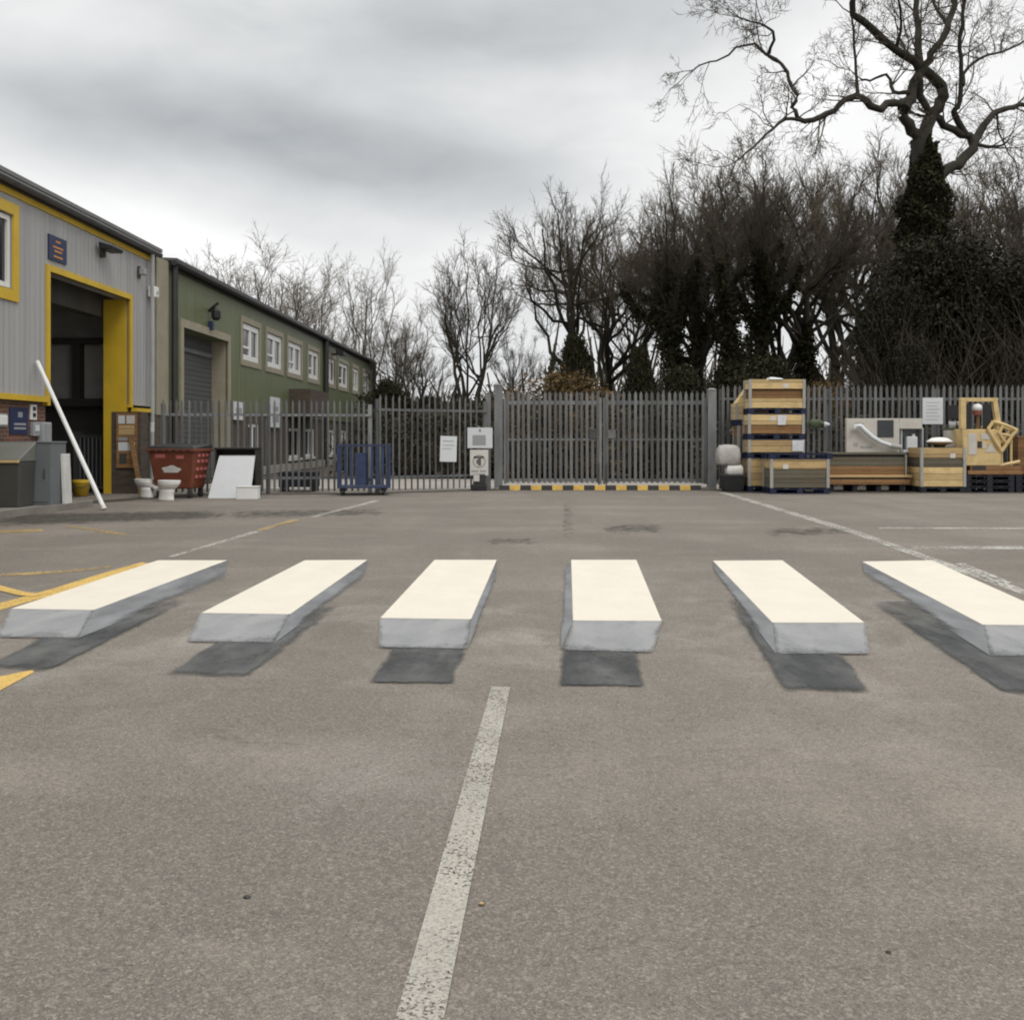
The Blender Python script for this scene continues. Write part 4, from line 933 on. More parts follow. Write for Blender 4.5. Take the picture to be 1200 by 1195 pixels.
part('side_screen', MB().box(mxx(1135.5),mxx(1142),.03,.08,mz(503)+.003,mz(473)), M['black'], t); part('side_screen', MB().box(mxx(1156),mxx(1165),.03,.08,mz(503)+.003,mz(473)), M['black'], t)
part('column', MB().tube([(mxx(1149.5),.06,mz(503)),(mxx(1149.5),.06,mz(486))],.035,10), M['brown_wood'], t)
part('red_collar', MB().tube([(mxx(1149),.06,mz(486)),(mxx(1149),.06,mz(481))],[.10,.11],12), M['red'], t); part('white_cap', MB().loft([[(mxx(1149)+r_*math.cos(j*PI/8), .06+r_*math.sin(j*PI/8), mz(481)+z) for j in range(16)] for z, r_ in ((.001,.11),(.08,.12),(.14,.1),(.17,.05))]), M['white_pvc'], t, 0, True)
a = MB()
seq = [(1160,503),(1166,494),(1178,497),(1194,504),(1188,511),(1182,520),(1176,529),(1170,520)]
def ap(p, y=.16): return (mxx(p[0]), y, mz(p[1]))
for yv in (-.02,.3):
    for i in range(len(seq)): a.tube([ap(seq[i],yv), ap(seq[(i+1)%len(seq)],yv)], .045, 6)
    a.tube([ap((1178,497),yv), ap((1173,508),yv)], .04, 6); a.tube([ap((1173,508),yv), ap((1188,511),yv)], .035, 6); a.tube([ap((1173,508),yv), ap((1182,520),yv)], .035, 6)
for p in ((1166,494),(1194,504),(1182,520)): a.tube([ap(p,-.02),ap(p,.3)], .035, 6)
part('arm', a, M['plant_yellow'], t)
part('guard_rail', MB().tube([ap((1176,546),.1),ap((1200,541),.1)],.05,6).tube([ap((1179,546),.1),ap((1178,522),.1)],.035,6).tube([ap((1190,546),.1),ap((1190,512),.1)],.03,6), M['plant_yellow'], t)
part('dark_grille', MB().box(mxx(1178),mxx(1190),.3,.34,.2,mz(514)), M['black'], t)
t = thing('brown_crate', 'reddish brown box at the right edge behind the tan machine frame', 'crate', (g3(1206,25.2),25.2,.44)); part('body', MB().box(-.33,.33,-.1,.3,0,.92), M['brown_wood'], t, .01); part('lid', MB().box(-.34,.34,-.11,.31,.921,.95), M['rust_wood'], t)

# ------------------------------------------------------------------ trees
def arr_mesh(name, V, Q, m):
    me = bpy.data.meshes.new(name); V = np.asarray(V, np.float32); Q = np.asarray(Q, np.int32)
    me.vertices.add(len(V)); me.vertices.foreach_set('co', V.ravel())
    me.loops.add(Q.size); me.loops.foreach_set('vertex_index', Q.ravel())
    me.polygons.add(len(Q)); me.polygons.foreach_set('loop_start', np.arange(0, Q.size, Q.shape[1], dtype=np.int32))
    me.polygons.foreach_set('loop_total', np.full(len(Q), Q.shape[1], np.int32))
    me.materials.append(m); me.update(calc_edges=True); return me
def tubes_mesh(name, tubes, m):
    """tubes: list of (points, radii, sides), batched by shape"""
    groups = {}
    for p, r, s in tubes: groups.setdefault((len(p), s), []).append((p, r))
    VV, QQ, base = [], [], 0
    for (k, s), lst in groups.items():
        P = np.array([l[0] for l in lst], np.float64); R = np.array([l[1] for l in lst], np.float64)
        T = np.empty_like(P); T[:,1:-1] = P[:,2:]-P[:,:-2]; T[:,0] = P[:,1]-P[:,0]; T[:,-1] = P[:,-1]-P[:,-2]
        T /= np.linalg.norm(T, axis=2, keepdims=True)+1e-9
        ref = np.zeros_like(T); vert = np.abs(P[:,-1:,2]-P[:,:1,2]) > .8*np.linalg.norm(P[:,-1:]-P[:,:1], axis=2)
        ref[...,0] = np.where(vert, 1, 0); ref[...,2] = np.where(vert, 0, 1)
        A = np.cross(T, ref); A /= np.linalg.norm(A, axis=2, keepdims=True)+1e-9; B = np.cross(T, A)
        th = np.arange(s)*2*PI/s
        V = P[:,:,None,:] + R[:,:,None,None]*(A[:,:,None,:]*np.cos(th)[None,None,:,None] + B[:,:,None,:]*np.sin(th)[None,None,:,None])
        N = len(lst); V = V.reshape(-1,3)
        i, j, q = np.meshgrid(np.arange(N), np.arange(k-1), np.arange(s), indexing='ij')
        o = base + (i*k+j)*s; q2 = (q+1) % s
        QQ.append(np.stack([o+q, o+q2, o+s+q2, o+s+q], -1).reshape(-1,4)); VV.append(V); base += len(V)
    return arr_mesh(name, np.concatenate(VV), np.concatenate(QQ), m)
def leaves_mesh(name, cen, size, m, rs, flat=0.0, asp=.6):
    n = len(cen); cen = np.asarray(cen)
    a = rs.normal(size=(n,3)); a[:,2] *= 1-flat; a /= np.linalg.norm(a, axis=1, keepdims=True)
    b = rs.normal(size=(n,3)); b -= (b*a).sum(1, keepdims=True)*a; b /= np.linalg.norm(b, axis=1, keepdims=True)
    s = size*rs.uniform(.6,1.35,(n,1))
    V = np.stack([cen-a*s, cen+b*s*asp, cen+a*s, cen-b*s*asp], 1).reshape(-1,3)
    return arr_mesh(name, V, np.arange(4*n).reshape(-1,4), m)

def rot_about(d, ang, rs):
    n = Vector((rs.gauss(0,1), rs.gauss(0,1), rs.gauss(0,1))); n = d.cross(n)
    if n.length < 1e-4: return d.copy()
    n.normalize(); return (d*math.cos(ang) + n*math.sin(ang)).normalized()
def grow(out, p, d, L, r, lvl, P, rs, skip=0.0):
    nseg = P['seg'][lvl]; pts = [tuple(p)]; rad = [r]; q = Vector(p); dirs = [d.copy()]
    rend = r*P['taper'][lvl]
    for i in range(nseg):
        w = P['wig'][lvl]
        d = (d + Vector((rs.gauss(0,w), rs.gauss(0,w), rs.gauss(0,w)+P['up'][lvl]))).normalized()
        q = q + d*(L/nseg); pts.append(tuple(q)); rad.append(r+(rend-r)*(i+1)/nseg); dirs.append(d.copy())
    out[lvl].append((pts, rad, P['sides'][lvl]))
    if lvl+1 >= len(P['n']): return
    n = P['n'][lvl]; n = max(1, int(n*rs.uniform(.75,1.25)))
    for c in range(n):
        f = P['from'][lvl] + (1-P['from'][lvl])*((c+rs.random())/n); f = min(f, .999)
        x = f*nseg; i = int(x); t_ = x-i
        bp = Vector(pts[i]).lerp(Vector(pts[i+1]), t_); br = rad[i]+(rad[i+1]-rad[i])*t_
        nd = rot_about(dirs[i+1], P['ang'][lvl]*rs.uniform(.6,1.35), rs)
        grow(out, bp, nd, L*P['len'][lvl]*rs.uniform(.65,1.3)*(1-.35*f*P.get('cone',0)), max(br*P['rr'][lvl], P['rmin']), lvl+1, P, rs)
    if P.get('lead') and lvl < 2:
        grow(out, Vector(pts[-1]), dirs[-1], L*.5, max(rend, P['rmin']), lvl+1, P, rs)
def crown_tree(h, w, base, seed, stems=1, r=.25, n=(11,7,7,6), tw=.010, droop=0.0, spread=1.0, tlen=1.0):
    """trunk, limbs bending out to points of a rounded crown, branches filling it, and fans of twigs on its outside"""
    rs = random.Random(seed); nr = np.random.RandomState(seed); out = [[] for _ in range(5)]
    cz0 = h*base; cc = Vector((0,0,cz0+(h-cz0)*.42)); ell = Vector((w/2, w/2, (h-cz0)*.55))
    def bez(a, b, c, k):
        o = []
        for i in range(k+1):
            t_ = i/k; o.append(a*(1-t_)**2 + b*2*t_*(1-t_) + c*t_*t_)
        return o
    def wig(p, amt):
        for i in range(1, len(p)): p[i] = p[i] + Vector((rs.gauss(0,amt), rs.gauss(0,amt), rs.gauss(0,amt)))
        return p
    tops = []
    for s_ in range(stems):
        a = s_*2*PI/stems+rs.uniform(-.4,.4); off = (0 if stems == 1 else w*(.16 if stems < 4 else .20))
        top = Vector((math.cos(a)*off+rs.gauss(0,.2), math.sin(a)*off+rs.gauss(0,.2), h*(.72 if stems == 1 else .62)))
        st = Vector((math.cos(a)*.15*(stems>1), math.sin(a)*.15*(stems>1), -.1))
        p = wig(bez(st, Vector((top.x*.25, top.y*.25, h*.36)), top, 8), h*.009)
        rr = [r*(1-.72*i/8) for i in range(9)]; out[0].append((p, rr, 9)); tops.append((p, rr))
    limbs_ = []
    for i in range(n[0]*stems if stems > 1 else n[0]):
        p0, rr = tops[i % len(tops)]
        f = rs.uniform(max(.2, base*.95), .98)*8; j = min(int(f), 7); a = p0[j].lerp(p0[j+1], f-j); ra = rr[j]
        d = nr.normal(size=3); d[2] = abs(d[2])*1.0-.12; d /= np.linalg.norm(d)
        c = Vector([cc[k]+d[k]*ell[k]*rs.uniform(.60,.90) for k in range(3)])
        if stems > 1: c = c.lerp(Vector((a.x*2.6, a.y*2.6, c.z)), .35)
        if c.z < a.z+.3: c.z = a.z+rs.uniform(.2,1.2)
        b = a.lerp(c, .5) + Vector(((c.x-a.x)*.22, (c.y-a.y)*.22, -abs(c.x-a.x)*.10))
        p = wig(bez(a, b, c, 6), (c-a).length*.022); r0 = min(ra*.62, .022+.018*(c-a).length)
        rl = [r0*(1-.72*k/6) for k in range(7)]; out[1].append((p, rl, 6)); limbs_.append((p, rl))
    for p0, rr in tops: limbs_.append((p0[5:], rr[5:]))
    subs = []
    for p0, rr in limbs_:
        for i in range(n[1]):
            f = rs.uniform(.25,1)*(len(p0)-1)*.999; j = int(f); a = p0[j].lerp(p0[j+1], f-j); dl = (p0[j+1]-p0[j]).normalized()
            o = a-Vector((0,0,cz0*.75)); o.z *= .8; o.normalize()
            d = (o*1.0+dl*.5+Vector((rs.gauss(0,.5),rs.gauss(0,.5),rs.gauss(.12,.4)))*spread).normalized()
            L = rs.uniform(.07,.17)*h*tlen; c = a+d*L; b = a.lerp(c,.5)+Vector((rs.gauss(0,.08),rs.gauss(0,.08),-.07*L))
            q = max((c[k]-cc[k])/ell[k] for k in range(2)); 
            p = wig(bez(a,b,c,4), L*.03); r0 = max(tw*1.6, min(rr[min(j,len(rr)-1)]*.55, .006+.010*L)); rl = [r0*(1-.62*k/4) for k in range(5)]
            out[2].append((p, rl, 4)); subs.append((p, rl))
    twg = []
    for p0, rr in subs:
        for i in range(n[2]):
            f = rs.uniform(.15,1)*3.999; j = int(f); a = p0[j].lerp(p0[j+1], f-j); dl = (p0[j+1]-p0[j]).normalized()
            d = (dl*.9+Vector((rs.gauss(0,.45),rs.gauss(0,.45),rs.gauss(.12-droop,.38)))).normalized(); L = rs.uniform(.035,.08)*h*tlen
            m_ = a+d*L*.5+Vector((rs.gauss(0,.03),rs.gauss(0,.03),-.02)); c = a+d*L+Vector((0,0,.06*L))
            out[3].append(([a,m_,c], [tw*1.35,tw*1.1,tw*.8], 3)); twg.append((a,m_,c))
    for a, m_, c in twg:
        for i in range(n[3]):
            f = rs.uniform(.2,1); s0 = a.lerp(m_, f*2) if f < .5 else m_.lerp(c, f*2-1)
            d = ((c-a).normalized()*.9+Vector((rs.gauss(0,.5),rs.gauss(0,.5),rs.gauss(.06-droop,.4)))).normalized(); L = rs.uniform(.014,.038)*h*tlen
            out[4].append(([s0, s0+d*L], [tw*.9, tw*.55], 3))
    return [[([tuple(v) for v in p], r_, k) for p, r_, k in l] for l in out]
BASE = dict(seg=[6,5,4,3,2], taper=[.55,.45,.4,.4,.5], wig=[.06,.13,.16,.18,.18], up=[.05,.10,.10,.08,.06], sides=[8,6,4,3,3],
            n=[7,6,6,5,0], **{'from':[.35,.25,.2,.15,0]}, ang=[.65,.7,.7,.7,.7], len=[.62,.5,.5,.5,.5], rr=[.6,.55,.5,.6,.6], rmin=.012, lead=True)
def tree_parts(P, h, r, seed, stems=1, lean=.25):
    rs = random.Random(seed); out = [[] for _ in range(6)]
    for s_ in range(stems):
        a = s_*2*PI/stems + rs.uniform(-.4,.4); tl = lean if stems > 1 else .04
        d = Vector((math.cos(a)*tl, math.sin(a)*tl, 1)).normalized()
        grow(out, Vector((math.cos(a)*.1*(stems>1), math.sin(a)*.1*(stems>1), -.1)), d, h, r, 0, P, rs)
    return out
def ivy_points(out, rs, lv=(0,), zmax=6, n=2600, rad=.45, grow_=1.0):
    segs = []
    for l in lv:
        for pts, rr, s_ in out[l]:
            for i in range(len(pts)-1):
                if pts[i][2] < zmax: segs.append((pts[i], pts[i+1], (rr[i]+rr[i+1])/2))
    cen = []
    per = max(1, n//max(1,len(segs)))
    for a, b, r0 in segs:
        f = rs.uniform(0,1,(per,1)); c = np.array(a)+(np.array(b)-np.array(a))*f
        off = rs.normal(size=(per,3)); off /= np.linalg.norm(off,axis=1,keepdims=True)
        wob = 1 + .5*np.sin(c[:,2:3]*1.7+r0*40) + .3*np.sin(c[:,2:3]*4.1)
        cen.append(c + off*(r0+rad*rs.uniform(.1,1,(per,1))*wob*np.clip((zmax-c[:,2:3])/zmax*1.6,.25,1)))
    return np.concatenate(cen)
GT = 'bare trees beyond the fence'
def make_tree(label, out, twig, ivy=None, bark='bark', name='bare_tree', seed=1, leaf='ivy', lsize=.11, cut=2):
    t = thing(name, label, 'tree', (0,0,0), 0, GT)
    link('trunk', tubes_mesh('trunk', [x for l in out[:cut] for x in l], M[bark]), t)
    link('crown', tubes_mesh('crown', [x for l in out[cut:] for x in l], M[twig]), t)
    if ivy:
        rs = np.random.RandomState(seed); link('ivy', leaves_mesh('ivy', ivy_points(out, rs, **ivy), lsize, M[leaf], rs), t)
    return t
def P_(**kw): d = dict(BASE); d.update(kw); return d

tall = P_(n=[9,7,7,5,0], ang=[.5,.6,.65,.7,.7], up=[.05,.16,.14,.1,.08])
ivytree = P_(n=[9,8,7,6,0], ang=[.55,.65,.7,.75,.7], up=[.05,.12,.1,.06,.04], rmin=.014)
birch = P_(n=[12,6,6,5,0], **{'from':[.3,.2,.2,.15,0]}, ang=[.5,.6,.6,.7,.7], len=[.36,.5,.5,.5,.5], cone=1, up=[.03,.16,.1,.02,0], rmin=.016)
vase = P_(n=[6,6,7,5,0], ang=[.42,.5,.55,.6,.6], up=[.05,.14,.14,.12,.1], **{'from':[.25,.2,.15,.1,0]}, rmin=.013)

def at_px(px, Y): return (g3(px, Y), Y, -.03)
def hgt(py, Y): return H-(py-HY)/F*Y
# (prototype heights are nominal: the Empty is scaled to the height seen)
def measure(t):
    z = np.concatenate([np.array([v.co.z for v in c.data.vertices]) for c in t.children if c.name.startswith('crown')]); return float(np.percentile(z, 99.3))
class Proto:
    def __init__(s, maker): s.m = maker; s.t = None
    def put(s, label, px, Y, ytop, rz=0, wide=1.0):
        if s.t is None: s.t = s.m(); s.h = measure(s.t); o = s.t; o['label'] = label
        else: o = dup(s.t, (0,0,0), 0, label)
        k = hgt(ytop, Y)/s.h; o.location = at_px(px, Y); o.rotation_euler = (0,0,rz); o.scale = (k*wide, k*wide, k); return o
A_ = Proto(lambda: make_tree('', crown_tree(13, 9.5, .30, 11, 1, .24, (19,6,9,7), .0072), 'twig_warm'))
K_ = Proto(lambda: make_tree('', crown_tree(13, 10.5, .34, 17, 2, .22, (10,6,9,7), .0072), 'twig_warm'))
B_ = Proto(lambda: make_tree('', crown_tree(13, 9, .38, 23, 2, .3, (10,6,9,7), .0075), 'twig_dark', dict(lv=(0,1), zmax=9.0, n=26000, rad=.55), seed=3, lsize=.085))
D_ = Proto(lambda: make_tree('', crown_tree(12.5, 8.5, .33, 31, 1, .28, (18,6,8,6), .0075), 'twig_dark', dict(lv=(0,), zmax=5.8, n=9000, rad=.75), seed=5, lsize=.085))
E_ = Proto(lambda: make_tree('', crown_tree(16, 8.5, .28, 41, 1, .15, (10,6,5,5), .0085, .1), 'bark_pale', bark='bark_grey'))
V_ = Proto(lambda: make_tree('', crown_tree(10, 7.8, .30, 64, 4, .14, (5,5,7,6), .007, -.05, .8, 1.1), 'bark_grey'))
G_ = Proto(lambda: make_tree('', crown_tree(12, 6.5, .25, 67, 1, .16, (15,6,8,6), .0072), 'bark_grey'))

# behind the green building and at the left of the gate
E_.put('thin pale tree rising behind the green roof near the bracket lamp', 262, 78, 305, .4)
E_.put('pale birch like tree behind the green roof, tallest there', 305, 84, 284, 1.9, 1.25)
E_.put('thin pale tree behind the middle of the green roof', 348, 82, 300, 3.1, 1.15)
E_.put('low thin tree behind the far half of the green roof', 388, 78, 345, 5.0, 1.3)
E_.put('narrow upright tree just right of the far end of the green building', 430, 66, 297, 2.4, .95)
G_.put('dark twiggy tree beside the far end of the green building', 458, 62, 372, 1.1, 1.0)
E_.put('pale crown peeping over the roof between the two tallest pale trees', 326, 92, 318, 4.3, 1.2)
E_.put('pale hazy tree over the far third of the green roof', 372, 88, 338, .9, 1.3)
E_.put('pale tree standing between the narrow upright tree and the vase shaped tree', 476, 84, 352, 2.2, 1.1)
V_.put('vase shaped bare tree with several dark stems left of the gate', 549, 46, 284, .5, .92)
G_.put('smaller bare tree close behind the vase shaped tree', 606, 66, 388, 4.1, .9)
G_.put('small bare tree at the left of the vase shaped tree', 492, 66, 392, 2.7, 1.1)
# wood on the right
D_.put('ivy clad tree behind the left half of the gate', 668, 50, 232, .3, .95)
A_.put('bare tree with arching limbs above the middle of the gate', 712, 52, 248, 2.0)
G_.put('slim bare tree between the two ivy clad trees behind the gate', 738, 60, 258, .9)
B_.put('tall tree wrapped in dark ivy behind the right gate leaf', 792, 46, 212, 1.2, .95)
K_.put('bare tree behind the ivy wrapped tree near the right gate post', 824, 54, 200, 4.4)
B_.put('broad ivy wrapped tree above the tall crate stack', 872, 45, 188, 3.6, .95)
K_.put('bare tree behind the stack of crates, upright fanned twigs', 908, 50, 176, .7, 1.05)
D_.put('ivy clad tree right of the tall crate stack', 942, 48, 205, 5.2, .9)
A_.put('bare tree with fine brown crown in the gap of sky above the fence', 975, 56, 192, 2.8, 1.1)
G_.put('thin tree left of the great gnarled tree', 1012, 54, 188, 3.3, 1.1)
A_.put('bare tree close behind the great gnarled tree', 1050, 58, 185, 5.7, 1.1)
K_.put('brown crowned tree above the dark hollies', 1128, 56, 205, 1.6, 1.2)
G_.put('bare tree right of the great gnarled tree at the picture edge', 1180, 52, 190, .2, 1.2)
A_.put('bare tree just outside the right edge behind the hollies', 1245, 55, 170, 3.9, 1.2)

# the great gnarled tree, limbs laid out one by one in depth
OY = 40.0
def op(px, py, dy=0.0): Y = OY+dy; return ((px-CX)/F*Y, Y, H-(py-HY)/F*Y)
limbs = [
 ([(1084,560,0),(1084,400,0),(1083,300,0),(1082,240,0),(1081,200,0),(1080,165,0)], .62, .40),
 ([(1080,170,0),(1070,150,-.2),(1058,138,-.4),(1060,122,-.5),(1046,119,-.8),(1027,128,-1.1),(1009,114,-1.3),(990,117,-1.5),(969,133,-1.8),(944.5,143,-2.1),(930.5,129.5,-2.2),(932,112,-2.2),(920,84,-2.0),(901,63,-1.8),(874,52,-1.5),(840,70,-1.2),(813,82,-1.0)], .22, .025),
 ([(944.5,143,-2.1),(920,140,-2.6),(899,157,-3.0),(874,180,-3.3),(862,190,-3.4)], .08, .02),
 ([(901,63,-1.8),(906,38,-2.3),(888,28,-2.6),(867,21,-2.9)], .07, .02),
 ([(1006,113,-1.3),(1002,70,-1.0),(999,21,-.6),(996,-20,-.2)], .07, .03),
 ([(1066,108,-.5),(1046,108,-.2),(1040,88,.2),(1020,94,.4),(1008,92,.6)], .09, .03),
 ([(1081,165,.1),(1090,140,.3),(1102,119,.5),(1102,101,.5),(1088,87,.2),(1077,79,0),(1053,59,-.5),(1025,35,-1.2),(1002,14,-1.8),(1000,-12,-2.2),(1010,-50,-2.4)], .26, .09),
 ([(1059,128,-.5),(1069,105,-.2),(1077,84,0),(1088,70,.4),(1105,45,1.0),(1116,17,1.5),(1120,-15,1.9),(1132,-60,2.2)], .22, .08),
 ([(1077,80,0),(1074,45,.6),(1076,0,1.2),(1070,-50,1.6)], .18, .08),
 ([(1091,136,.3),(1079,112,.1),(1077,84,0)], .12, .14),
 ([(1092,216,.2),(1105,203,.5),(1123,194,.8),(1140,168,1.1),(1116,152,.9),(1095,136,.4)], .26, .12),
 ([(1140,168,1.1),(1161,136,1.7),(1182,126,2.2),(1205,121,2.7),(1240,108,3.2),(1280,112,3.5)], .17, .05),
 ([(1138,168,1.1),(1168,173,.7),(1180,166,.4)], .09, .03),
 ([(1133,160,1.0),(1119,133,.6),(1126,119,.4),(1126,80,.2),(1126,45,0),(1130,0,-.4),(1134,-45,-.8)], .12, .06),
 ([(1128,100,.2),(1133,80,.6),(1158,65,1.3),(1182,58,1.9),(1215,40,2.4)], .08, .03),
 ([(1112,30,1.4),(1095,5,2.2),(1090,-30,2.8)], .08, .04),
 ([(1050,57,-.5),(1056,25,-1.4),(1050,-15,-2.2)], .07, .03),
 ([(1168,134,1.8),(1170,150,2.2),(1178,172,2.6),(1190,190,2.9)], .05, .02)]
rs = random.Random(99); big = []; tw = [[] for _ in range(6)]
PT = P_(seg=[4,3,3,2,2], n=[5,5,4,0], wig=[.2,.2,.16,.1], up=[.05,.03,.0,0], ang=[.75,.75,.75,.75], len=[.5,.52,.55,.5], rr=[.55,.6,.6,.6], sides=[4,3,3,3], taper=[.4,.4,.5,.5], rmin=.0085, lead=False)
def smooth_poly(pts, rad0, rad1, sub=3):
    P3 = [Vector(op(*p)) for p in pts]; o = []
    for i in range(len(P3)-1):
        a = P3[max(i-1,0)]; b = P3[i]; c = P3[i+1]; d = P3[min(i+2,len(P3)-1)]
        for j in range(sub):
            t_ = j/sub
            o.append(.5*((2*b)+(c-a)*t_+(2*a-5*b+4*c-d)*t_*t_+(3*b-a-3*c+d)*t_**3))
    o.append(P3[-1]); n = len(o)
    k_ = 1.12 if rad0 < .5 else 1.0
    if rad0 < .5:
        for i in range(1, n-1): o[i] = o[i]+Vector((rs.gauss(0,1),rs.gauss(0,1),rs.gauss(0,1)))*min(.05, .22*rad0)
    return [tuple(v) for v in o], [k_*(rad0+(rad1-rad0)*(i/(n-1))**.62)*(rs.uniform(.93,1.1) if rad0 < .5 else 1) for i in range(n)]
for li, (pts, r0, r1) in enumerate(limbs):
    pp, rr = smooth_poly(pts, r0, r1); big.append((pp, rr, 8))
    if li == 0: continue
    Lt = sum((Vector(pp[i+1])-Vector(pp[i])).length for i in range(len(pp)-1))
    for c in range(int(Lt*(1.3 if li < 4 else 1.05))+2):
        f = rs.uniform(.2,1)*.999*(len(pp)-1); i = int(f)
        d0 = (Vector(pp[i+1])-Vector(pp[i])).normalized(); nd = rot_about(d0, rs.uniform(.6,1.3), rs)
        nd = (nd+Vector((0,0,.25 if li != 1 else .1))).normalized()
        grow(tw, Vector(pp[i]), nd, rs.uniform(.9,2.3)*(.85 if li < 4 else 1), min(.035, rr[i]*.5), 0, PT, rs)
    d0 = (Vector(pp[-1])-Vector(pp[-2])).normalized()
    for c in range(3): grow(tw, Vector(pp[-1]), rot_about(d0, rs.uniform(.1,.6), rs), rs.uniform(1.0,2.0)*(.85 if li < 4 else 1), max(.02, r1*.7), 0, PT, rs)
ox = op(1084,560)[0]
t = thing('oak_tree', 'great gnarled bare tree with twisting limbs and an ivy covered trunk', 'tree', (ox,OY,-.03))
def shift(lst): return [([(p[0]-ox,p[1]-OY,p[2]+.03) for p in pts], r, s_) for pts, r, s_ in lst]
big[0] = ([(p[0],p[1],max(p[2],-.1)) for p in big[0][0]], big[0][1], 12)
link('trunk', tubes_mesh('trunk', shift(big[:1]), M['bark']), t)
for b_ in big[1:]: link('limb', tubes_mesh('limb', shift([b_]), M['bark']), t)
link('crown', tubes_mesh('crown', shift([x for l in tw for x in l]), M['twig_dark']), t)
nr = np.random.RandomState(8); n = 42000
zz = nr.uniform(0,13.3,(n,1)); th = nr.uniform(0,2*PI,(n,1)); zz = np.where(zz > 12.7+.4*np.sin(th*3)+.3*np.sin(th*7), zz*.6, zz); wob = .72+.26*np.sin(zz*1.9+2*np.sin(th))+.2*np.sin(zz*4.3+th*2); taper = np.clip((13.7-zz)/2.6,.5,1.75)
cen = np.concatenate([np.cos(th)*(.34+.66*wob*taper*nr.uniform(.4,1,(n,1))), np.sin(th)*(.34+.66*wob*taper*nr.uniform(.4,1,(n,1))), zz],1)
link('ivy', leaves_mesh('ivy', cen, .085, M['ivy'], nr), t)

# hollies, ivy thickets, hedges
def clump_tree(label, name, cat, w, h, n, leaf, seed, lsize=.13, holes=.35, trunk=True, group=None, base=.0, flat=.0, twigs=0, twig_m='twig_dark'):
    nr = np.random.RandomState(seed); cs = []
    k = 26
    cc = []
    for i in range(k):
        z = nr.uniform(base,1)**.9; r = math.sqrt(max(0,1-(max(z-.35,0)/.65)**2.2))
        a = nr.uniform(0,2*PI); q = math.sqrt(nr.uniform(.1,1))*r
        cc.append((math.cos(a)*q*w/2*.82, math.sin(a)*q*w/2*.82, z*h*.9, nr.uniform(.16,.3)*w))
    for c in cc:
        m_ = n//k; d = nr.normal(size=(m_,3)); d /= np.linalg.norm(d,axis=1,keepdims=True)
        rad = c[3]*nr.uniform(holes,1,(m_,1))**.6; rad *= 1+.28*np.sin(d[:,:1]*9+c[0])*np.sin(d[:,2:3]*8+c[1])
        cs.append(np.array(c[:3])+d*rad*np.array([1,1,.8]))
    cen = np.concatenate(cs); cen = cen[cen[:,2] > .05]
    t = thing(name, label, cat, (0,0,0), 0, group)
    rs = random.Random(seed); tb = []
    for c in cc: 
        mid = (c[0]*.35+rs.uniform(-.1,.1), c[1]*.35, c[2]*.5)
        tb.append(([(rs.uniform(-.15,.15),rs.uniform(-.15,.15),-.05), mid, c[:3]], [.07*h/6,.05*h/6,.02], 5))
    if trunk: tb.append(([(0,0,-.05),(0,0,h*.45),(.1,0,h*.8)], [.2*h/8,.14*h/8,.04], 8))
    link('trunk' if trunk else 'stems', tubes_mesh('stems', tb, M['bark']), t)
    link('crown' if trunk else 'foliage', leaves_mesh('foliage', cen, lsize, M[leaf], nr, flat), t)
    if twigs:
        tq = []
        for i in range(twigs):
            a = nr.uniform(0,2*PI); q = math.sqrt(nr.uniform(0,1))*w*.5; z0 = nr.uniform(.1,.8)*h*math.sqrt(max(.1,1-(q/(w*.55))**2))
            p = Vector((math.cos(a)*q,math.sin(a)*q,z0)); d = Vector((math.cos(a)*.5+rs.gauss(0,.35),math.sin(a)*.5+rs.gauss(0,.35),rs.uniform(.3,1.3))).normalized(); L = rs.uniform(.5,1.3)*h*.22
            tq.append(([tuple(p),tuple(p+d*L*.5),tuple(p+d*L+Vector((rs.gauss(0,.1),rs.gauss(0,.1),-.02)))], [.016,.011,.006], 3))
        link('twigs', tubes_mesh('twigs', tq, M[twig_m]), t)
    return t
GH = 'dark evergreens beyond the right fence'
def place(o, px, Y, rz=0, s=None):
    o.location = at_px(px, Y); o.rotation_euler = (0,0,rz)
    if s: o.scale = s
    return o
h1 = clump_tree('large dark holly filling the right of the wood behind the white notice', 'holly_tree', 'tree', 6.2, 8.6, 90000, 'holly', 1, .07, group=GH, twigs=1500, twig_m='twig_dark')
place(h1, 1110, 37, 0)
place(dup(h1,(0,0,0),0,'dark holly at the right edge above the machine frame'), 1215, 36, 2.1, (.95,.95,.92))
place(dup(h1,(0,0,0),0,'narrow dark holly at the left end of the holly group'), 1042, 35.5, 4.0, (.55,.55,.80))
place(dup(h1,(0,0,0),0,'brownish holly behind the two front hollies'), 1165, 43, 3.3, (1.0,1.0,1.02))
place(dup(h1,(0,0,0),0,'dark holly between the great gnarled trunk and the left holly'), 1072, 42, 1.2, (.7,.7,.86))
GI = 'dark ivy thickets in the wood'
i1 = clump_tree('dark ivy thicket at the foot of the ivy wrapped trees above the crate stack', 'ivy_thicket', 'shrub', 4.4, 4.6, 30000, 'ivy', 2, .075, trunk=False, group=GI, twigs=1500)
place(i1, 905, 41, 0, (.85,.85,1.0))
place(dup(i1,(0,0,0),0,'dark thicket behind the right gate leaf'), 800, 42, 1.5, (.8,.8,.92))
place(dup(i1,(0,0,0),0,'dark bushy thicket behind the left gate leaf under the ivy clad tree'), 672, 47, 2.5, (.52,.52,1.32))
place(dup(i1,(0,0,0),0,'dark thicket behind the gate post and tub'), 852, 44, 3.6, (.8,.8,1.0))
place(dup(i1,(0,0,0),0,'sparse low thicket under the gap of sky'), 962, 46, 5.1, (.55,.55,.62))
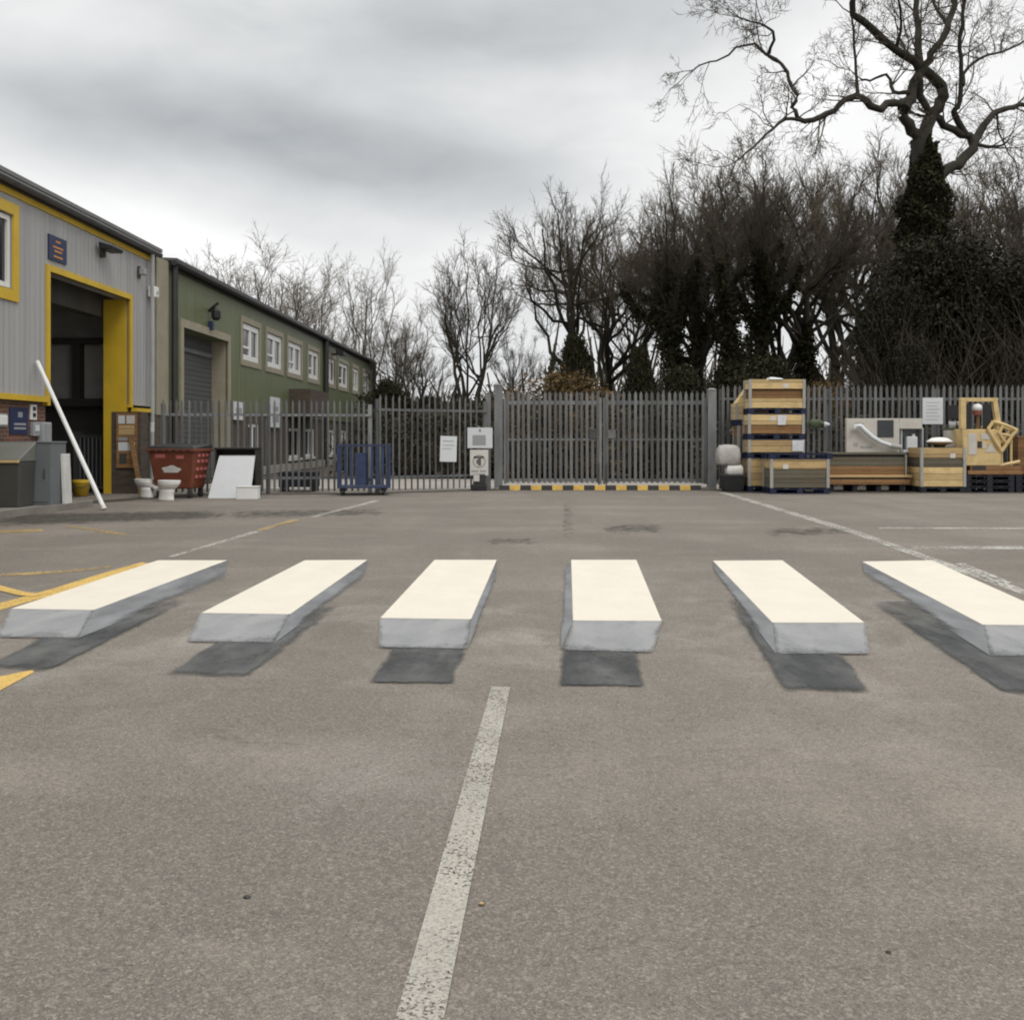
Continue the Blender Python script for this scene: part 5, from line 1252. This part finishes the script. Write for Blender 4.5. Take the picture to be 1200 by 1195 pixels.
place(dup(i1,(0,0,0),0,'dark thicket at the far end of the green building'), 455, 56, 1.9, (.8,.8,.98))
place(dup(i1,(0,0,0),0,'dark thicket between the green building and the vase shaped tree'), 500, 50, 4.4, (.62,.62,.72))
place(dup(i1,(0,0,0),0,'dark thicket behind the foot of the vase shaped tree'), 545, 53, 5.6, (.6,.6,.72))
place(dup(i1,(0,0,0),0,'leaning dark thicket between the two ivy clad trees'), 752, 45, .8, (.5,.5,1.15))
GB = 'coppery hedge bushes beyond the gate'
b1 = clump_tree('rounded coppery leaved bush showing above the left gate leaf', 'copper_bush', 'shrub', 3.7, 3.75, 9000, 'beech', 5, .06, trunk=False, group=GB, twigs=900, holes=.2)
place(b1, 660, 33.6, 0, (1.3,1.1,.94))
place(dup(b1,(0,0,0),0,'small coppery bush above the fence right of the tall crate stack'), 963, 33, 2.0, (.62,.62,.86))
place(dup(b1,(0,0,0),0,'low coppery bush beside the left gate post'), 606, 35, 4.0, (.5,.5,.8))
GS = 'low brown scrub along the back of the fence'
s1 = clump_tree('low brown scrub bush behind the fence at the left notice', 'scrub_bush', 'shrub', 3.6, 2.35, 5200, 'bramble', 6, .07, trunk=False, group=GS, twigs=1100, holes=.15)
labs = ['low brown scrub behind the blue cage trolley','low brown scrub behind the post beside the gate','low brown scrub behind the hinge side of the left gate leaf','low brown scrub behind the meeting gate leaves','low brown scrub behind the right gate leaf','low brown scrub behind the crate stacks','low brown scrub behind the green bag on the fence','low brown scrub behind the pale cream panel','low brown scrub behind the white notice on the right','low brown scrub behind the tan machine frame','low brown scrub at the far right end of the fence']
place(s1, 515, 35.4, 0)
for i, (px, lb) in enumerate(zip((445,575,635,712,790,880,955,1030,1095,1160,1225), labs)):
    place(dup(s1,(0,0,0),0,lb), px, 34.6+rnd.uniform(0,.8)+(0 if px < 850 else -4.5), rnd.uniform(0,6), (1.0,.8,rnd.uniform(.95,1.15) if px < 850 else rnd.uniform(.72,.85)))
# far-off wood that reads as one mass
nr = np.random.RandomState(77); rs = random.Random(77); tb = []
for i in range(3800):
    px = rs.uniform(420,1300); Y = rs.uniform(66,88); hmax = (rs.uniform(1,3.4) if px < 640 else rs.uniform(2,6+(px-600)/250))
    x = g3(px,Y); z = rs.uniform(0,hmax); L = rs.uniform(1,3.2); dx = rs.gauss(0,.45)
    tb.append(([(x,Y,z),(x+dx*L*.5,Y+rs.gauss(0,.3),z+L*.5),(x+dx*L+rs.gauss(0,.25),Y,z+L)], [.06,.045,.02], 3))
for i in range(170):
    px = rs.uniform(420,1300); Y = rs.uniform(66,88); x = g3(px,Y); h_ = rs.uniform(4,6) if px < 640 else rs.uniform(6,11)
    tb.append(([(x,Y,-.1),(x+rs.gauss(0,.3),Y,h_*.5),(x+rs.gauss(0,.7),Y,h_)], [.17,.12,.05], 5))
o = link('far_wood', tubes_mesh('far_wood', tb, M['twig_dark'])); o['kind'] = 'stuff'; o['label'] = 'far off brown wood filling the gaps low behind the trees'
cen = np.stack([nr.uniform(-14,62,16000), nr.uniform(66,80,16000), nr.uniform(0,1,16000)**1.4*4.2], 1)
o = link('far_undergrowth', leaves_mesh('far_undergrowth', cen, .26, M['bramble'], nr)); o['kind'] = 'stuff'; o['label'] = 'distant brown undergrowth along the wood edge'

# fallen bits on the yard
for i, (px, py, mm, lab) in enumerate(((289,1052,'dark_pipe','small dark stone lying on the tarmac left of the centre line'),(1041,1116,'dark_pipe','tiny dark stone on the tarmac at the lower right'),(564,1060,'ply','pale flat pebble just right of the centre line'))):
    r_ = random.Random(i); p = gp(px, py); sz = (.011,.008,.010)[i]
    rings = [[(sz*q*math.cos(j*PI/5)*r_.uniform(.8,1.2), sz*.8*q*math.sin(j*PI/5)*r_.uniform(.8,1.2), z*sz) for j in range(10)] for z, q in ((0,.8),(.25,1),(.6,.7),(.8,.3))]
    single('stone', MB().loft(rings), M[mm], lab, 'stone', (p[0],p[1],0))

# ------------------------------------------------------------------ sky, sun, camera
SUN_EL, SUN_AZ = math.radians(48), math.radians(150)
Wd = bpy.data.worlds.new('World'); S.world = Wd; Wd.use_nodes = True
t = NT(Wd.node_tree); bgn = Wd.node_tree.nodes['Background']
sky = t.new('ShaderNodeTexSky', sky_type='NISHITA'); sky.sun_disc = False; sky.sun_elevation = SUN_EL; sky.sun_rotation = SUN_AZ
dirn = t.coord('Generated'); x, y, z = t.sep(dirn)
def blob(x0, z0, sx, sz, amp, tilt=0):
    dx = t.math('SUBTRACT', x, x0); dz = t.math('SUBTRACT', t.math('SUBTRACT', z, z0), t.math('MULTIPLY', dx, tilt))
    e = t.math('ADD', t.math('POWER', t.math('DIVIDE', dx, sx), 2), t.math('POWER', t.math('DIVIDE', dz, sz), 2))
    return t.math('MULTIPLY', t.math('EXPONENT', t.math('MULTIPLY', e, -1)), amp)
def dpx(px, py):
    v = Vector(((px-CX)/F, 1, (HY-py)/F)).normalized(); return v.x, v.z
b = None
for px, py, sx, sz, amp, tilt in ((300,150,.26,.05,-.27,-.10),(560,215,.17,.042,-.21,-.16),(560,40,.24,.035,-.24,0),(60,160,.16,.05,-.09,0),
                                  (90,35,.14,.035,.10,0),(190,270,.16,.04,.28,-.3),(640,290,.34,.045,.12,.35),(800,100,.14,.045,.10,0),(1060,90,.16,.07,.15,0),(1000,215,.25,.04,.06,0),(600,-30,.8,.022,-.12,0)):
    q = blob(*dpx(px,py), sx, sz, amp, tilt); b = q if b is None else t.math('ADD', b, q)
wv = t.mapping(dirn, (1,1,2.1))
n1 = t.noise(wv, 3.1, 7, .55, .35); n2 = t.noise(t.mapping(dirn, (1.4,1.4,3.4), (3,1,2)), 7.5, 5, .5, .3)
v = t.math('ADD', t.math('ADD', .85, b), t.math('ADD', t.math('MULTIPLY', t.math('SUBTRACT', n1, .5), .42), t.math('MULTIPLY', t.math('SUBTRACT', n2, .5), .2)))
zen = t.ramp(z, .40, .95, 0, 1.15)                # an overcast sky is brighter overhead than low down
v = t.math('ADD', v, zen)
v = t.math('MAXIMUM', v, .3)
cold = t.mix(t.ramp(v, .45, .95), (.94,.985,1.02), (1.0,1.0,.995))
cl = t.new('ShaderNodeVectorMath', operation='SCALE'); t.put(cl.inputs[0], cold); t.put(cl.inputs['Scale'], v)
sk = t.new('ShaderNodeVectorMath', operation='SCALE'); t.put(sk.inputs[0], sky.outputs[0]); sk.inputs['Scale'].default_value = .06
cs = t.new('ShaderNodeVectorMath', operation='SCALE'); t.put(cs.inputs[0], cl.outputs[0]); cs.inputs['Scale'].default_value = 1.0
mx_ = t.mix(.94, sk.outputs[0], cs.outputs[0])
dv = t.new('ShaderNodeVectorMath', operation='SCALE'); t.put(dv.inputs[0], mx_); dv.inputs['Scale'].default_value = 10.0
t.put(bgn.inputs['Color'], dv.outputs[0]); bgn.inputs['Strength'].default_value = .1
sd = bpy.data.lights.new('sun', 'SUN'); sd.energy = .9; sd.angle = math.radians(25); sd.color = (1,.965,.91)
so = bpy.data.objects.new('sun', sd); C.objects.link(so)
so.rotation_euler = (PI/2-SUN_EL, 0, PI-SUN_AZ); so.location = (0,0,30)
cd = bpy.data.cameras.new('camera'); co = bpy.data.objects.new('camera', cd); C.objects.link(co); S.camera = co
co.location = (0,0,H); co.rotation_euler = (PI/2,0,0)
cd.sensor_width = 36; cd.sensor_fit = 'HORIZONTAL'; cd.lens = F/1200*36; cd.shift_y = -(597.5-HY)/1200; cd.clip_end = 2000; cd.clip_start = .05
S.render.engine = 'CYCLES'
S.view_settings.view_transform = 'Standard'; S.view_settings.look = 'None'; S.view_settings.exposure = 0; S.view_settings.gamma = 1
S.cycles.max_bounces = 5; S.cycles.diffuse_bounces = 3; S.cycles.transparent_max_bounces = 12
S.cycles.use_denoising = True
S.cycles.pixel_filter_type = 'BLACKMAN_HARRIS'; S.cycles.filter_width = 2.0
